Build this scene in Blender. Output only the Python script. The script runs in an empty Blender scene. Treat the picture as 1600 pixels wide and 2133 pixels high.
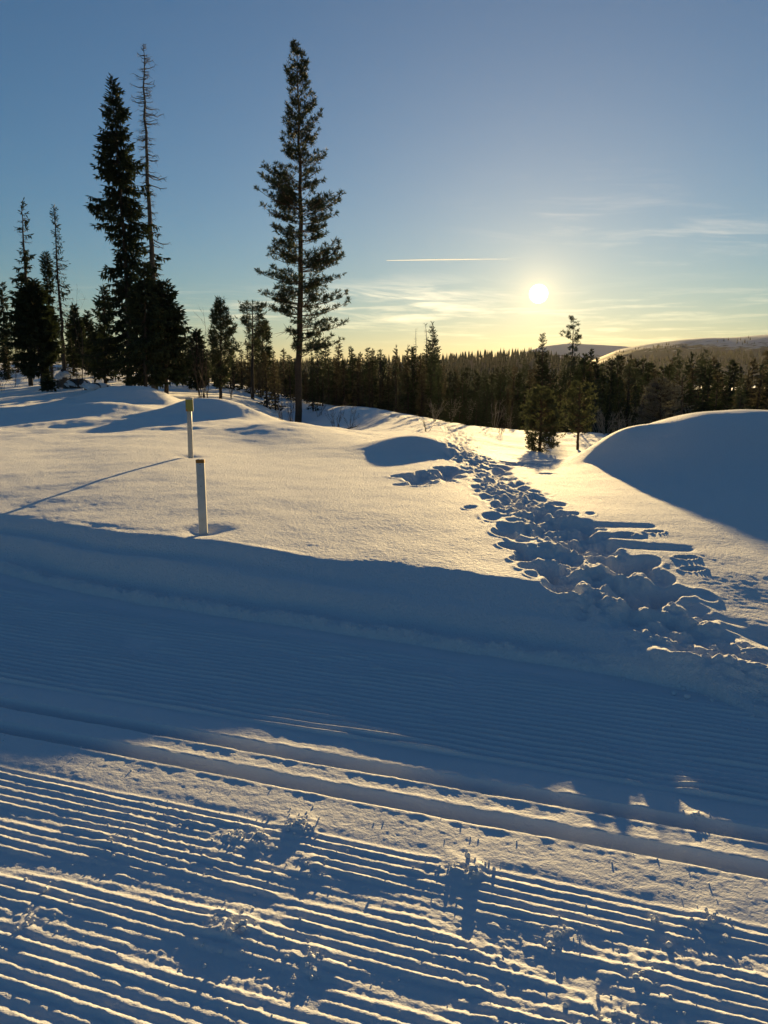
import bpy, math, random
import numpy as np
from mathutils import Vector

random.seed(7)
rng = np.random.default_rng(11)
S = bpy.context.scene
COL = S.collection
R = math.radians

# ------------------------------------------------------------------ camera
EYE, PITCH, FPX = 1.6, R(10.5), 1540.0
CP, SP = math.cos(PITCH), math.sin(PITCH)
cam = bpy.data.cameras.new('camera')
cam.sensor_fit = 'VERTICAL'; cam.sensor_height = 24.0; cam.lens = 24.0 * FPX / 2133
cam.clip_start = 0.05; cam.clip_end = 60000
camo = bpy.data.objects.new('camera', cam); COL.objects.link(camo)
camo.location = (0, 0, EYE); camo.rotation_euler = (math.pi/2 - PITCH, 0, 0)
S.camera = camo

def ray(px, py):
    u, v = (px - 800) / FPX, (1066.5 - py) / FPX
    return np.array([u, CP + v * SP, -SP + v * CP])
def at(px, py, Y):
    d = ray(px, py); k = Y / d[1]
    return np.array([d[0] * k, Y, EYE + d[2] * k])

# ------------------------------------------------------------------ sky + sun
sd = ray(1122, 612); sd = sd / np.linalg.norm(sd)
SUN_EL = math.asin(sd[2]); SUN_AZ = math.atan2(sd[0], sd[1])
world = bpy.data.worlds.new('World'); S.world = world; world.use_nodes = True
NT = world.node_tree; NT.nodes.clear()

class NB:
    """tiny helper to write node trees as expressions"""
    def __init__(s, nt): s.nt = nt
    def new(s, t, **kw):
        n = s.nt.nodes.new(t)
        for k, v in kw.items(): setattr(n, k, v)
        return n
    def put(s, sock, v):
        if isinstance(v, bpy.types.NodeSocket): s.nt.links.new(v, sock)
        else: sock.default_value = v
    def m(s, op, a, b=0.0, c=None, clamp=False):
        n = s.new('ShaderNodeMath', operation=op, use_clamp=clamp)
        s.put(n.inputs[0], a); s.put(n.inputs[1], b)
        if c is not None: s.put(n.inputs[2], c)
        return n.outputs[0]
    def mixc(s, f, a, b, mode='MIX'):
        n = s.new('ShaderNodeMix', data_type='RGBA', blend_type=mode)
        n.clamp_factor = True
        s.put(n.inputs[0], f); s.put(n.inputs[6], a); s.put(n.inputs[7], b)
        return n.outputs[2]
    def noise(s, vec, scale, detail=3, rough=0.55, dist=0.0):
        n = s.new('ShaderNodeTexNoise')
        if vec is not None: s.put(n.inputs['Vector'], vec)
        n.inputs['Scale'].default_value = scale; n.inputs['Detail'].default_value = detail
        n.inputs['Roughness'].default_value = rough; n.inputs['Distortion'].default_value = dist
        return n.outputs['Fac']
    def ramp(s, x, lo, hi, a=0.0, b=1.0):
        n = s.new('ShaderNodeMapRange'); n.interpolation_type = 'SMOOTHSTEP'
        s.put(n.inputs[0], x); n.inputs[1].default_value = lo; n.inputs[2].default_value = hi
        n.inputs[3].default_value = a; n.inputs[4].default_value = b
        return n.outputs[0]
    def gauss(s, x, c, w):
        d = s.m('DIVIDE', s.m('SUBTRACT', x, c), w)
        return s.m('EXPONENT', s.m('MULTIPLY', s.m('MULTIPLY', d, d), -1.0))

w = NB(NT)
sky = w.new('ShaderNodeTexSky', sky_type='NISHITA')
sky.sun_disc = False; sky.sun_elevation = SUN_EL; sky.sun_rotation = SUN_AZ
sky.altitude = 500; sky.air_density = 1.2; sky.dust_density = 0.12; sky.ozone_density = 4.2
tc = w.new('ShaderNodeTexCoord')
nrm = w.new('ShaderNodeVectorMath', operation='NORMALIZE'); w.put(nrm.inputs[0], tc.outputs['Generated'])
D = nrm.outputs[0]
sx = w.new('ShaderNodeSeparateXYZ'); w.put(sx.inputs[0], D)
azm = w.m('ARCTAN2', sx.outputs[0], sx.outputs[1])
elv = w.m('ARCSINE', sx.outputs[2])
dt = w.new('ShaderNodeVectorMath', operation='DOT_PRODUCT'); w.put(dt.inputs[0], D); dt.inputs[1].default_value = tuple(sd)
ang = w.m('ARCCOSINE', w.m('MINIMUM', dt.outputs['Value'], 1.0))
SKY_STRENGTH = 0.056
# thin cirrus, a few patches of stretched noise
cv = w.new('ShaderNodeCombineXYZ')
w.put(cv.inputs[0], w.m('MULTIPLY', azm, 5.0)); w.put(cv.inputs[1], w.m('ADD', w.m('MULTIPLY', elv, 42.0), w.m('MULTIPLY', azm, 3.0)))
n1 = w.noise(cv.outputs[0], 1.5, 6, 0.6, 0.6)
cvf = w.new('ShaderNodeCombineXYZ')
w.put(cvf.inputs[0], w.m('MULTIPLY', azm, 9.0)); w.put(cvf.inputs[1], w.m('MULTIPLY', elv, 110.0))
n2 = w.noise(cvf.outputs[0], 1.0, 5, 0.6, 0.3)
def patch(px, py, wpx, hpx):
    d = ray(px, py); d /= np.linalg.norm(d)
    a, e = math.atan2(d[0], d[1]), math.asin(d[2])
    return w.m('MULTIPLY', w.gauss(azm, a, wpx / FPX), w.gauss(elv, e, hpx / FPX))
c1 = w.m('MULTIPLY', w.ramp(n1, 0.42, 0.72), w.m('MULTIPLY', patch(850, 632, 150, 32), 1.7))
c2 = w.m('MULTIPLY', w.ramp(n2, 0.45, 0.75), w.m('MULTIPLY', patch(900, 655, 700, 34), 0.75))
c3 = w.m('MULTIPLY', w.ramp(n1, 0.45, 0.8), w.m('MULTIPLY', patch(1480, 500, 170, 45), 0.45))
c4 = w.m('MULTIPLY', w.ramp(n1, 0.45, 0.8), w.m('MULTIPLY', patch(1200, 440, 160, 60), 0.25))
c5 = w.m('MULTIPLY', w.ramp(n2, 0.48, 0.75), w.m('MULTIPLY', patch(1250, 700, 300, 16), 0.8))
cl = w.m('ADD', w.m('ADD', w.m('ADD', c1, c2), w.m('ADD', c3, c4)), c5)
# aureole and disc of the sun
au1 = w.m('EXPONENT', w.m('DIVIDE', ang, -0.024))
au2 = w.m('EXPONENT', w.m('DIVIDE', ang, -0.19))
disc = w.ramp(ang, 0.0080, 0.0125, 1.0, 0.0)
gl = w.new('ShaderNodeVectorMath', operation='SCALE'); gl.inputs[0].default_value = (1.0, 0.68, 0.26)
w.put(gl.inputs['Scale'], w.m('ADD', w.m('MULTIPLY', au1, 6.0), w.m('MULTIPLY', au2, 2.8)))
dsc = w.new('ShaderNodeVectorMath', operation='SCALE'); dsc.inputs[0].default_value = (1.0, 0.93, 0.75)
w.put(dsc.inputs['Scale'], w.m('MULTIPLY', disc, 120.0))
clc = w.new('ShaderNodeVectorMath', operation='SCALE'); clc.inputs[0].default_value = (1.0, 0.70, 0.36)
w.put(clc.inputs['Scale'], w.m('MULTIPLY', cl, 7.0))
ad = w.new('ShaderNodeVectorMath', operation='ADD'); w.put(ad.inputs[0], gl.outputs[0]); w.put(ad.inputs[1], dsc.outputs[0])
ad2 = w.new('ShaderNodeVectorMath', operation='ADD'); w.put(ad2.inputs[0], ad.outputs[0]); w.put(ad2.inputs[1], clc.outputs[0])
ad3 = w.new('ShaderNodeVectorMath', operation='ADD'); w.put(ad3.inputs[0], ad2.outputs[0])
w.put(ad3.inputs[1], sky.outputs[0])
bg = w.new('ShaderNodeBackground'); w.put(bg.inputs[0], ad3.outputs[0]); bg.inputs[1].default_value = SKY_STRENGTH
wo = w.new('ShaderNodeOutputWorld'); NT.links.new(bg.outputs[0], wo.inputs[0])

sl = bpy.data.lights.new('sun', 'SUN'); sl.energy = 5.0; sl.angle = R(0.5); sl.color = (1.0, 0.70, 0.30)
so = bpy.data.objects.new('sun', sl); COL.objects.link(so); so.location = (10, 50, 30)
so.rotation_euler = Vector(sd).to_track_quat('Z', 'Y').to_euler()

S.view_settings.view_transform = 'Standard'; S.view_settings.look = 'None'
S.view_settings.exposure = 0.98; S.view_settings.gamma = 1.0; S.view_settings.use_curve_mapping = False
S.render.engine = 'CYCLES'
S.cycles.use_denoising = True
S.cycles.max_bounces = 5; S.cycles.diffuse_bounces = 3; S.cycles.glossy_bounces = 2
S.cycles.transmission_bounces = 2; S.cycles.volume_bounces = 0; S.cycles.transparent_max_bounces = 8
S.cycles.caustics_reflective = False; S.cycles.caustics_refractive = False

# ------------------------------------------------------------------ materials
def mat(name):
    m = bpy.data.materials.new(name); m.use_nodes = True
    nt = m.node_tree; b = NB(nt); p = nt.nodes['Principled BSDF']
    return m, b, p
def simple(name, colour, rough=0.8, scale=30, amt=0.35, bump=0.0, spec=0.3, transl=0.0):
    m, b, p = mat(name)
    tc = b.new('ShaderNodeTexCoord')
    n = b.noise(tc.outputs['Object'], scale, 4, 0.6)
    c = b.mixc(n, tuple(x * (1 - amt) for x in colour) + (1,), tuple(min(1, x * (1 + amt)) for x in colour) + (1,))
    b.put(p.inputs['Base Color'], c); p.inputs['Roughness'].default_value = rough
    p.inputs['Specular IOR Level'].default_value = spec
    if bump:
        bn = b.new('ShaderNodeBump'); bn.inputs['Strength'].default_value = 0.6; bn.inputs['Distance'].default_value = bump
        b.put(bn.inputs['Height'], n); b.put(p.inputs['Normal'], bn.outputs[0])
    if transl:
        t = b.new('ShaderNodeBsdfTranslucent'); b.put(t.inputs[0], c)
        mx = b.new('ShaderNodeMixShader'); mx.inputs[0].default_value = transl
        out = [x for x in m.node_tree.nodes if x.type == 'OUTPUT_MATERIAL'][0]
        b.nt.links.new(p.outputs[0], mx.inputs[1]); b.nt.links.new(t.outputs[0], mx.inputs[2]); b.nt.links.new(mx.outputs[0], out.inputs[0])
    return m
def snow_mat(name, grain, dist, grain2, dist2, sheen=0.6):
    m, b, p = mat(name)
    g = b.new('ShaderNodeNewGeometry')
    n = b.noise(g.outputs['Position'], grain, 3, 0.6)
    n2 = b.noise(g.outputs['Position'], grain2, 2, 0.5)
    h = b.m('ADD', b.m('MULTIPLY', n, dist), b.m('MULTIPLY', n2, dist2))
    bn = b.new('ShaderNodeBump'); bn.inputs['Strength'].default_value = 1.0; bn.inputs['Distance'].default_value = 1.0
    b.put(bn.inputs['Height'], h); b.put(p.inputs['Normal'], bn.outputs[0])
    b.put(p.inputs['Base Color'], b.mixc(n2, (0.68, 0.70, 0.74, 1), (0.76, 0.775, 0.80, 1)))
    p.inputs['Roughness'].default_value = 0.75
    p.inputs['Specular IOR Level'].default_value = 0.35
    p.inputs['Sheen Weight'].default_value = sheen; p.inputs['Sheen Roughness'].default_value = 0.5
    return m
SNOW = snow_mat('snow_powder', 38, 0.016, 120, 0.006)
SNOW_TRAIL = snow_mat('snow_groomed', 90, 0.0030, 300, 0.0010, 0.05)
BARK = simple('bark', (0.055, 0.042, 0.032), 0.95, 14, 0.5, 0.01)
PINEBARK = simple('pine_bark', (0.10, 0.062, 0.038), 0.95, 9, 0.5, 0.012)
DEADWOOD = simple('dead_wood', (0.10, 0.088, 0.075), 0.9, 20, 0.4)
SPRUCE = simple('spruce_needles', (0.030, 0.042, 0.018), 0.7, 3, 0.4, transl=0.25)
PINE = simple('pine_needles', (0.045, 0.058, 0.026), 0.65, 3, 0.4, transl=0.25)
PINE_YOUNG = simple('young_pine_needles', (0.066, 0.075, 0.034), 0.65, 3, 0.4, transl=0.45)
BROWNISH = simple('dry_needles', (0.075, 0.068, 0.040), 0.75, 3, 0.4, transl=0.35)
FROST = simple('frosted_needles', (0.13, 0.125, 0.095), 0.7, 4, 0.45, transl=0.3)
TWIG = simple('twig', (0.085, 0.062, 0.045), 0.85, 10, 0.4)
TWIG_PALE = simple('pale_twig', (0.34, 0.30, 0.24), 0.8, 6, 0.3, transl=0.3)  # paler, slightly translucent copy of the twig colour
ROCK = simple('rock', (0.075, 0.072, 0.07), 0.9, 4, 0.5, 0.03)

# ------------------------------------------------------------------ object helpers
def tag(o, label=None, cat=None, group=None, kind=None):
    if label: o['label'] = label
    if cat: o['category'] = cat
    if group: o['group'] = group
    if kind: o['kind'] = kind
    return o
def mesh_np(name, V, F, m, smooth=True):
    V = np.asarray(V, np.float32); F = np.asarray(F, np.int32)
    me = bpy.data.meshes.new(name); k = F.shape[1]
    me.vertices.add(len(V)); me.vertices.foreach_set('co', V.ravel())
    me.loops.add(F.size); me.loops.foreach_set('vertex_index', F.ravel())
    me.polygons.add(len(F)); me.polygons.foreach_set('loop_start', np.arange(0, F.size, k, dtype=np.int32))
    me.polygons.foreach_set('use_smooth', np.full(len(F), smooth, dtype=bool))
    me.materials.append(m); me.update(calc_edges=True)
    return me
def link(name, me, parent=None, loc=None):
    o = bpy.data.objects.new(name, me); COL.objects.link(o)
    if parent: o.parent = parent
    if loc is not None: o.location = loc
    return o
def empty(name, loc):
    o = bpy.data.objects.new(name, None); COL.objects.link(o); o.location = loc; o.empty_display_size = 0.2
    return o
def sub_mesh(V, F, mask):
    f = F[mask]; u, inv = np.unique(f.ravel(), return_inverse=True)
    return V[u], inv.reshape(f.shape)
class MB:
    """collects triangles"""
    def __init__(s): s.V = []; s.F = []; s.n = 0
    def add(s, V, F):
        V = np.asarray(V, float).reshape(-1, 3); F = np.asarray(F, int).reshape(-1, 3)
        s.V.append(V); s.F.append(F + s.n); s.n += len(V)
    def tube(s, P, r, sides=5, cap=True):
        P = np.asarray(P, float); r = np.broadcast_to(np.asarray(r, float), (len(P),))
        T = np.gradient(P, axis=0); T /= np.linalg.norm(T, axis=1)[:, None] + 1e-9
        ref = np.array([0, 0, 1.0]) if abs(T[0, 2]) < 0.8 else np.array([1.0, 0, 0])
        A = np.cross(T, ref); A /= np.linalg.norm(A, axis=1)[:, None] + 1e-9
        B = np.cross(T, A)
        th = np.arange(sides) * 2 * math.pi / sides
        V = P[:, None, :] + r[:, None, None] * (A[:, None, :] * np.cos(th)[None, :, None] + B[:, None, :] * np.sin(th)[None, :, None])
        n = len(P); i = np.arange(n - 1)[:, None] * sides; j = np.arange(sides)[None, :]; j2 = (j + 1) % sides
        a, b_, c, d = i + j, i + j2, i + sides + j2, i + sides + j
        F = np.concatenate([np.stack([a, b_, c], -1).reshape(-1, 3), np.stack([a, c, d], -1).reshape(-1, 3)])
        if cap:
            F = np.concatenate([F, [[(n - 1) * sides, (n - 1) * sides + k, (n - 1) * sides + k + 1] for k in range(1, sides - 1)]])
        s.add(V.reshape(-1, 3), F)
    def build(s, name, m, smooth=True):
        if not s.V: return None
        return mesh_np(name, np.concatenate(s.V), np.concatenate(s.F), m, smooth)

# ------------------------------------------------------------------ noise + terrain height
def sm(x, a, b):
    t = np.clip((x - a) / (b - a), 0, 1); return t * t * (3 - 2 * t)
def pn(x, y, seed=0):
    """2-D gradient noise, about -0.7..0.7"""
    xi = np.floor(x).astype(np.int64); yi = np.floor(y).astype(np.int64)
    xf = x - xi; yf = y - yi
    def g(ix, iy, dx, dy):
        h = (ix * 374761393 + iy * 668265263 + seed * 2246822519) & 0xffffffff
        h = ((h ^ (h >> 13)) * 1274126177) & 0xffffffff
        h = h ^ (h >> 16)
        a = (h & 0xffff) * (2 * math.pi / 65536)
        return np.cos(a) * dx + np.sin(a) * dy
    u = xf * xf * xf * (xf * (xf * 6 - 15) + 10); v = yf * yf * yf * (yf * (yf * 6 - 15) + 10)
    a = g(xi, yi, xf, yf); b = g(xi + 1, yi, xf - 1, yf); c = g(xi, yi + 1, xf, yf - 1); d = g(xi + 1, yi + 1, xf - 1, yf - 1)
    return (a + u * (b - a)) * (1 - v) + (c + u * (d - c)) * v
def fbm(x, y, oct=4, seed=0, gain=0.5):
    o = 0; a = 1
    for k in range(oct):
        o = o + a * pn(x * 2**k, y * 2**k, seed + k); a *= gain
    return o

AX, AY = -0.949, 0.316            # along the trail, towards the left
NX, NY = 0.316, 0.949             # across the trail, away from the camera
def st(x, y): return x * AX + y * AY, x * NX + y * NY
ES = np.array([-8, -1.2, -0.3, 0.7, 1.71, 3.17, 4.0, 4.9, 8, 14]); ET = np.array([3.7, 3.92, 3.98, 4.08, 4.16, 4.26, 4.40, 4.63, 5.2, 6.0])
def edge_t(s): return np.interp(s, ES, ET)

cps = [at(*c) for c in [
    (0, 1075, 7.02), (425, 1105, 5.95), (800, 1190, 4.98), (1180, 1240, 4.42), (1500, 1250, 4.5), (1640, 1255, 4.46),
    (397, 952, 11.2), (250, 935, 12.4), (100, 950, 12.0), (0, 1000, 9.25), (700, 1000, 8.92), (800, 1100, 6.3), (800, 950, 11.6), (1000, 1100, 6.3),
    (520, 930, 13.4), (600, 960, 11.1), (470, 905, 15.2),
    (1250, 1050, 7.5), (1500, 1150, 5.6), (1640, 1108, 6.28), (1150, 990, 10.3), (1000, 960, 12.2),
    (1125, 945, 21), (1200, 908, 30), (1050, 896, 31), (1250, 902, 34), (1203, 937, 24), (1000, 890, 32), (850, 870, 42), (700, 850, 50), (520, 812, 60), (622, 885, 50), (560, 850, 48), (740, 886, 42),
    (100, 812, 38), (0, 828, 33), (270, 812, 38), (0, 792, 50), (600, 880, 17), (760, 915, 15), (850, 935, 12.5), (250, 880, 19), (60, 890, 18), (0, 950, 12.0)]]
cps += [np.array(c, float) for c in [
    (-7, 20, 0.45), (-11, 14, 0.34), (-16, 24, 0.5), (-2.5, 21, 0.2), (1.0, 17, 0.05), (-30, 80, 3.0), (-30, 45, 1.7), (-14, 45, 0.95), (-9, 60, 0.0), (5, 60, -2.4), (25, 60, -5), (0, 100, -4.8), (50, 100, -8),
    (-60, 100, 3.2), (12, 16, -0.3), (25, 38, -2.8), (5, 10, 0.30), (8, 7, 0.26), (10, 12, 0.0), (0, 150, -8), (-80, 150, 2), (80, 150, -10),
    (-12, 7, 0.34), (9, 3, 0.2), (-7, 4, 0.3), (0, 3, 0.2), (9, 46, -2.4)]]
CP3 = np.array(cps)
def tps_fit(P):
    n = len(P); r2 = ((P[:, None, :2] - P[None, :, :2])**2).sum(-1)
    K = 0.5 * r2 * np.log(r2 + 1e-9) + np.eye(n) * 0.02
    Q = np.concatenate([np.ones((n, 1)), P[:, :2]], 1)
    A = np.block([[K, Q], [Q.T, np.zeros((3, 3))]])
    return np.linalg.solve(A, np.concatenate([P[:, 2], np.zeros(3)]))
# fit in log-polar-ish space so that near detail and far terrain both behave
def warp(x, y):
    r = np.hypot(x, y); k = np.log1p(r / 3.0) / np.maximum(r, 1e-6) * 3.0
    return x * k, y * k
CW = CP3.copy(); CW[:, 0], CW[:, 1] = warp(CP3[:, 0], CP3[:, 1])
TW = tps_fit(CW)
def base_field(x, y):
    X, Y = warp(x, y); o = TW[-3] + TW[-2] * X + TW[-1] * Y
    for i in range(len(CW)):
        r2 = (X - CW[i, 0])**2 + (Y - CW[i, 1])**2
        o = o + TW[i] * 0.5 * r2 * np.log(r2 + 1e-9)
    return o
# mounds: centre pixel + depth, top height, radii across / along the view, power
MOUNDS = []
def mound(px, py, Y, rx, ry_near, ry_far, p=2.4, rot=0.0):
    c = at(px, py, Y); MOUNDS.append((c[0], c[1], c[2], rx, ry_near, ry_far, p, rot))
mound(448, 830, 22.0, 1.6, 1.5, 1.6, 2.3)
mound(190, 839, 23.0, 1.95, 1.5, 1.5, 2.8); mound(325, 872, 19.5, 0.85, 1.0, 1.2, 2.2)
mound(275, 804, 31.0, 1.8, 1.5, 1.6, 3.2)
mound(880, 908, 12.8, 0.85, 0.8, 1.0, 2.2)
mound(1490, 858, 12.0, 1.75, 2.2, 1.6, 2.6)
mound(1318, 896, 11.8, 0.7, 0.8, 1.2, 2.2)
mound(1720, 868, 12.0, 2.2, 2.6, 1.8, 2.6)
def mounds_add(x, y, b):
    acc = np.zeros_like(b)
    for (cx, cy, top, rx, rn, rf, p, rot) in MOUNDS:
        bx = base_field(np.array([cx]), np.array([cy]))[0]
        dx, dy = x - cx, y - cy
        ry = np.where(dy < 0, rn, rf)
        q = np.exp(-((np.abs(dx) / rx)**p + (np.abs(dy) / ry)**p))
        acc = acc + np.maximum((top - bx) * q, 0)**4
    return b + acc**0.25
def field(x, y):
    b = base_field(x, y)
    return mounds_add(x, y, b)
def ground_nodetail(x, y):
    s, t = st(x, y); q = t - edge_t(s)
    f = field(x, y)
    wv = 0.13 * pn(s * 0.8, t * 0.3, 5) + 0.06 * pn(s * 2.6, t * 0.8, 6)
    rise = 0.62 * sm(q + wv * 0.5, 0.10, 0.42) + 0.38 * sm(q + wv, 0.44, 0.86)
    return (f - 0.03 * (1 - sm(q, 0.7, 3.0))) * (1 - 0.28 * sm(-s, 0.1, 1.2) * (1 - sm(q, 0.5, 1.6))) * rise
def hit(px, py, y0=2.0, y1=120.0):
    d = ray(px, py); Y = np.geomspace(y0, y1, 900); k = Y / d[1]
    z = EYE + d[2] * k; g = ground_nodetail(d[0] * k, Y)
    i = np.argmax(g >= z)
    if g[i] < z[i]: i = len(Y) - 1
    return np.array([d[0] * k[i], Y[i], g[i]])

# trampled path and single holes -------------------------------------------------
PATH = [hit(*p) for p in [(1620, 1470), (1530, 1415), (1445, 1365), (1375, 1315), (1325, 1262), (1265, 1200), (1195, 1135), (1125, 1080), (1065, 1030), (1010, 980), (972, 940)]]
PATH += [at(952, 908, 25), at(932, 888, 32), at(890, 872, 39), at(800, 860, 47)]
PATH = np.array(PATH)
PH = np.array([0.22, 0.26, 0.32, 0.38, 0.42, 0.42, 0.40, 0.38, 0.38, 0.38, 0.38, 0.42, 0.42, 0.4, 0.4])
def resample(P, W, step):
    seg = np.hypot(*(np.diff(P[:, :2], axis=0).T)); L = np.concatenate([[0], np.cumsum(seg)])
    u = np.arange(0, L[-1], step)
    return np.stack([np.interp(u, L, P[:, 0]), np.interp(u, L, P[:, 1])], 1), np.interp(u, L, W)
PC, PW = resample(PATH, PH, 0.11)
holes = []
tang = np.gradient(PC, axis=0); tang /= np.linalg.norm(tang, axis=1)[:, None]
for i, (c, wd) in enumerate(zip(PC, PW)):
    nrm2 = np.array([-tang[i, 1], tang[i, 0]])
    far = c[1] > 14
    for k in range(3 if far else 5):
        off = rng.normal(0, 0.52) * wd
        a = math.atan2(tang[i, 1], tang[i, 0]) + rng.normal(0, 0.5)
        r = rng.choice([rng.uniform(0.05, 0.09), rng.uniform(0.08, 0.15)], p=[0.6, 0.4])
        edgef = max(0.25, 1 - (abs(off) / (wd * 1.5))**2)
        holes.append((c[0] + nrm2[0] * off, c[1] + nrm2[1] * off, a, r * 1.35, r * 0.8, rng.uniform(0.03, 0.10) * edgef * min(1.0, r / 0.09)))
def side_holes(p0, p1, n, spread, dmin, dmax, rmin=0.09, rmax=0.17):
    for i in range(n):
        f = rng.random(); c = hit(p0[0] + (p1[0] - p0[0]) * f, p0[1] + (p1[1] - p0[1]) * f + rng.normal(0, spread))
        r = rng.uniform(rmin, rmax); holes.append((c[0], c[1], rng.uniform(0, 3.1), r * 1.3, r * 0.8, rng.uniform(dmin, dmax)))
side_holes((960, 985), (850, 1000), 26, 9, 0.06, 0.15, 0.12, 0.22)
side_holes((1030, 975), (1140, 968), 22, 8, 0.06, 0.14, 0.12, 0.22)
side_holes((1300, 1240), (1420, 1215), 7, 14, 0.08, 0.15, 0.10, 0.16)
side_holes((1230, 1165), (1370, 1180), 7, 12, 0.08, 0.15, 0.10, 0.17)
side_holes((1120, 1090), (1230, 1110), 9, 12, 0.07, 0.14, 0.1, 0.16)
side_holes((1180, 1220), (1050, 1120), 10, 8, 0.08, 0.15, 0.08, 0.14)
for px, py, dp in [(1362, 1108, 0.07), (1428, 1162, 0.07), (1442, 1186, 0.05), (1300, 1113, 0.06)]:
    c = hit(px, py); holes.append((c[0], c[1], 0.2, 0.10, 0.05, dp))
streaks = []
for p0, p1, wd, dp in [((1200, 1130), (1420, 1142), 0.07, 0.09), ((1180, 1090), (1345, 1095), 0.06, 0.09), ((1190, 1112), (1330, 1120), 0.05, 0.06), ((830, 1010), (900, 1008), 0.05, 0.06)]:
    streaks.append((hit(*p0)[:2], hit(*p1)[:2], wd, dp))
POST = hit(425, 1104); POLE = hit(397, 951)
def seg_dist(x, y, a, b):
    ab = b - a; l2 = (ab**2).sum(); f = np.clip(((x - a[0]) * ab[0] + (y - a[1]) * ab[1]) / l2, 0, 1)
    return np.hypot(x - a[0] - f * ab[0], y - a[1] - f * ab[1]), f
def path_dist(x, y):
    """distance to the centre line divided by the half width"""
    o = np.full(x.shape, 9.0)
    for i in range(len(PATH) - 1):
        d, f = seg_dist(x, y, PATH[i, :2], PATH[i + 1, :2])
        o = np.minimum(o, d / (PH[i] + (PH[i + 1] - PH[i]) * f))
    return o
def field_detail(x, y, h):
    """pits, trampled path, drift ripples and grain on top of the bare ground h (flat arrays)"""
    r = np.hypot(x, y); s, t = st(x, y); q = t - edge_t(s)
    pd = path_dist(x, y)
    wob = 0.25 * pn(x * 2.2, y * 2.2, 21)
    inpath = 1 - sm(pd + wob, 0.55, 1.25)
    on = sm(q, 0.0, 0.5)
    depth = inpath * 0.0 * np.where(y > 14, 0.8, 1.0)
    pit = np.zeros_like(x)
    for (cx, cy, a, rx, ry, dp) in holes:
        R_ = max(rx, ry) * 1.5
        idx = np.nonzero((np.abs(x - cx) < R_) & (np.abs(y - cy) < R_))[0]
        if not len(idx): continue
        dx, dy = x[idx] - cx, y[idx] - cy
        ca, sa = math.cos(a), math.sin(a)
        e = np.sqrt(((dx * ca + dy * sa) / rx)**2 + ((-dx * sa + dy * ca) / ry)**2)
        prof = np.where(e < 1, (1 - np.minimum(e, 1)**2.5)**1.6, 0) * dp - 0.008 * np.exp(-((e - 1.08) / 0.16)**2)
        cur = pit[idx]
        pit[idx] = np.where(prof > 0, (np.maximum(cur, 0)**3 + np.maximum(prof, 0)**3)**(1 / 3.0), np.where(cur <= 0, np.minimum(cur, prof), cur))
    deb = np.interp(q, [-0.75, -0.5, -0.32, -0.1, 0.2, 0.7, 1.0], [-0.08, -0.03, 0.02, 0.065, 0.12, 0.17, -5.0])
    wpath = 1 - sm(pd + 0.5 * wob, 0.7, 1.5)
    h = np.where(deb > h, h + (deb - h) * wpath, h)
    o = h - depth - pit * (0.3 + 0.7 * sm(q, 0.1, 0.9))
    lump = fbm(x * 5.5, y * 5.5, 2, 31) + 0.25 * np.abs(fbm(x * 16, y * 16, 2, 33)) + 0.08
    o = o + inpath * 0.042 * lump
    loose = sm(inpath, 0.05, 0.4)
    o = o + loose * 0.012 * fbm(x * 30, y * 30, 2, 41)
    for (a, b, wd, dp) in streaks:
        d, f = seg_dist(x, y, a, b); o = o - dp * np.exp(-(d / wd)**2) * (1 - 0.6 * f)
    for c, rr, dp in ((POST, 0.17, 0.045), (POLE, 0.2, 0.04)):
        o = o - dp * np.exp(-(((x - c[0])**2 + (y - c[1])**2) / rr**2))
    # powder grain and soft drift undulation
    calm = 1 - inpath
    fld = sm(q, 0.3, 0.9)
    o = o + fld * calm * (0.012 * fbm(x * 1.1, y * 1.1, 3, 51) + np.where(r < 22, 0.0014 * fbm(x * 11, y * 11, 2, 61) + 0.0018 * pn(x * 26, y * 26, 65), 0))
    o = o + sm(y, 13.5, 18) * calm * 0.07 * fbm(x * 0.55, y * 0.75, 4, 71)
    # bank: horizontal ledges and crumbling foot
    bk = sm(q, 0.02, 0.2) * (1 - sm(q, 0.6, 0.9))
    o = o + bk * calm * (0.018 * np.sin(q * 19 + 2.2 * pn(s * 0.7, q * 0.5, 81)) * sm(pn(s * 0.5, 3.3 + 0 * s, 82) + 0.3, 0, 0.5) + 0.02 * fbm(s * 1.7, q * 4, 3, 83))
    berm = np.exp(-((q - 0.03 - 0.04 * pn(s * 2.0, s * 0 + 0.5, 85)) / 0.09)**2)
    o = o + berm * (0.05 + 0.035 * fbm(s * 6, q * 9, 4, 86) + 0.022 * np.clip(fbm(s * 22, q * 22, 2, 87), 0, 1))
    return o

# ------------------------------------------------------------------ snow field mesh (fan grid, finer near the camera)
def grid_faces(n, m):
    i = np.arange(n - 1)[:, None] * m + np.arange(m - 1)[None, :]
    return np.stack([i, i + 1, i + m + 1, i + m], -1).reshape(-1, 4)
NA, NR = 900, 560
u_ = np.linspace(-1, 1, NA); azs = R(38) * u_ + R(30) * u_**5
ir = np.linspace(1 / 2.9, 1 / 75.0, NR); rs = 1 / ir
AZ, RR = np.meshgrid(azs, rs)
x = (RR * np.sin(AZ)).ravel(); y = (RR * np.cos(AZ)).ravel()
g0 = ground_nodetail(x, y)
z = field_detail(x, y, g0)
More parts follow.
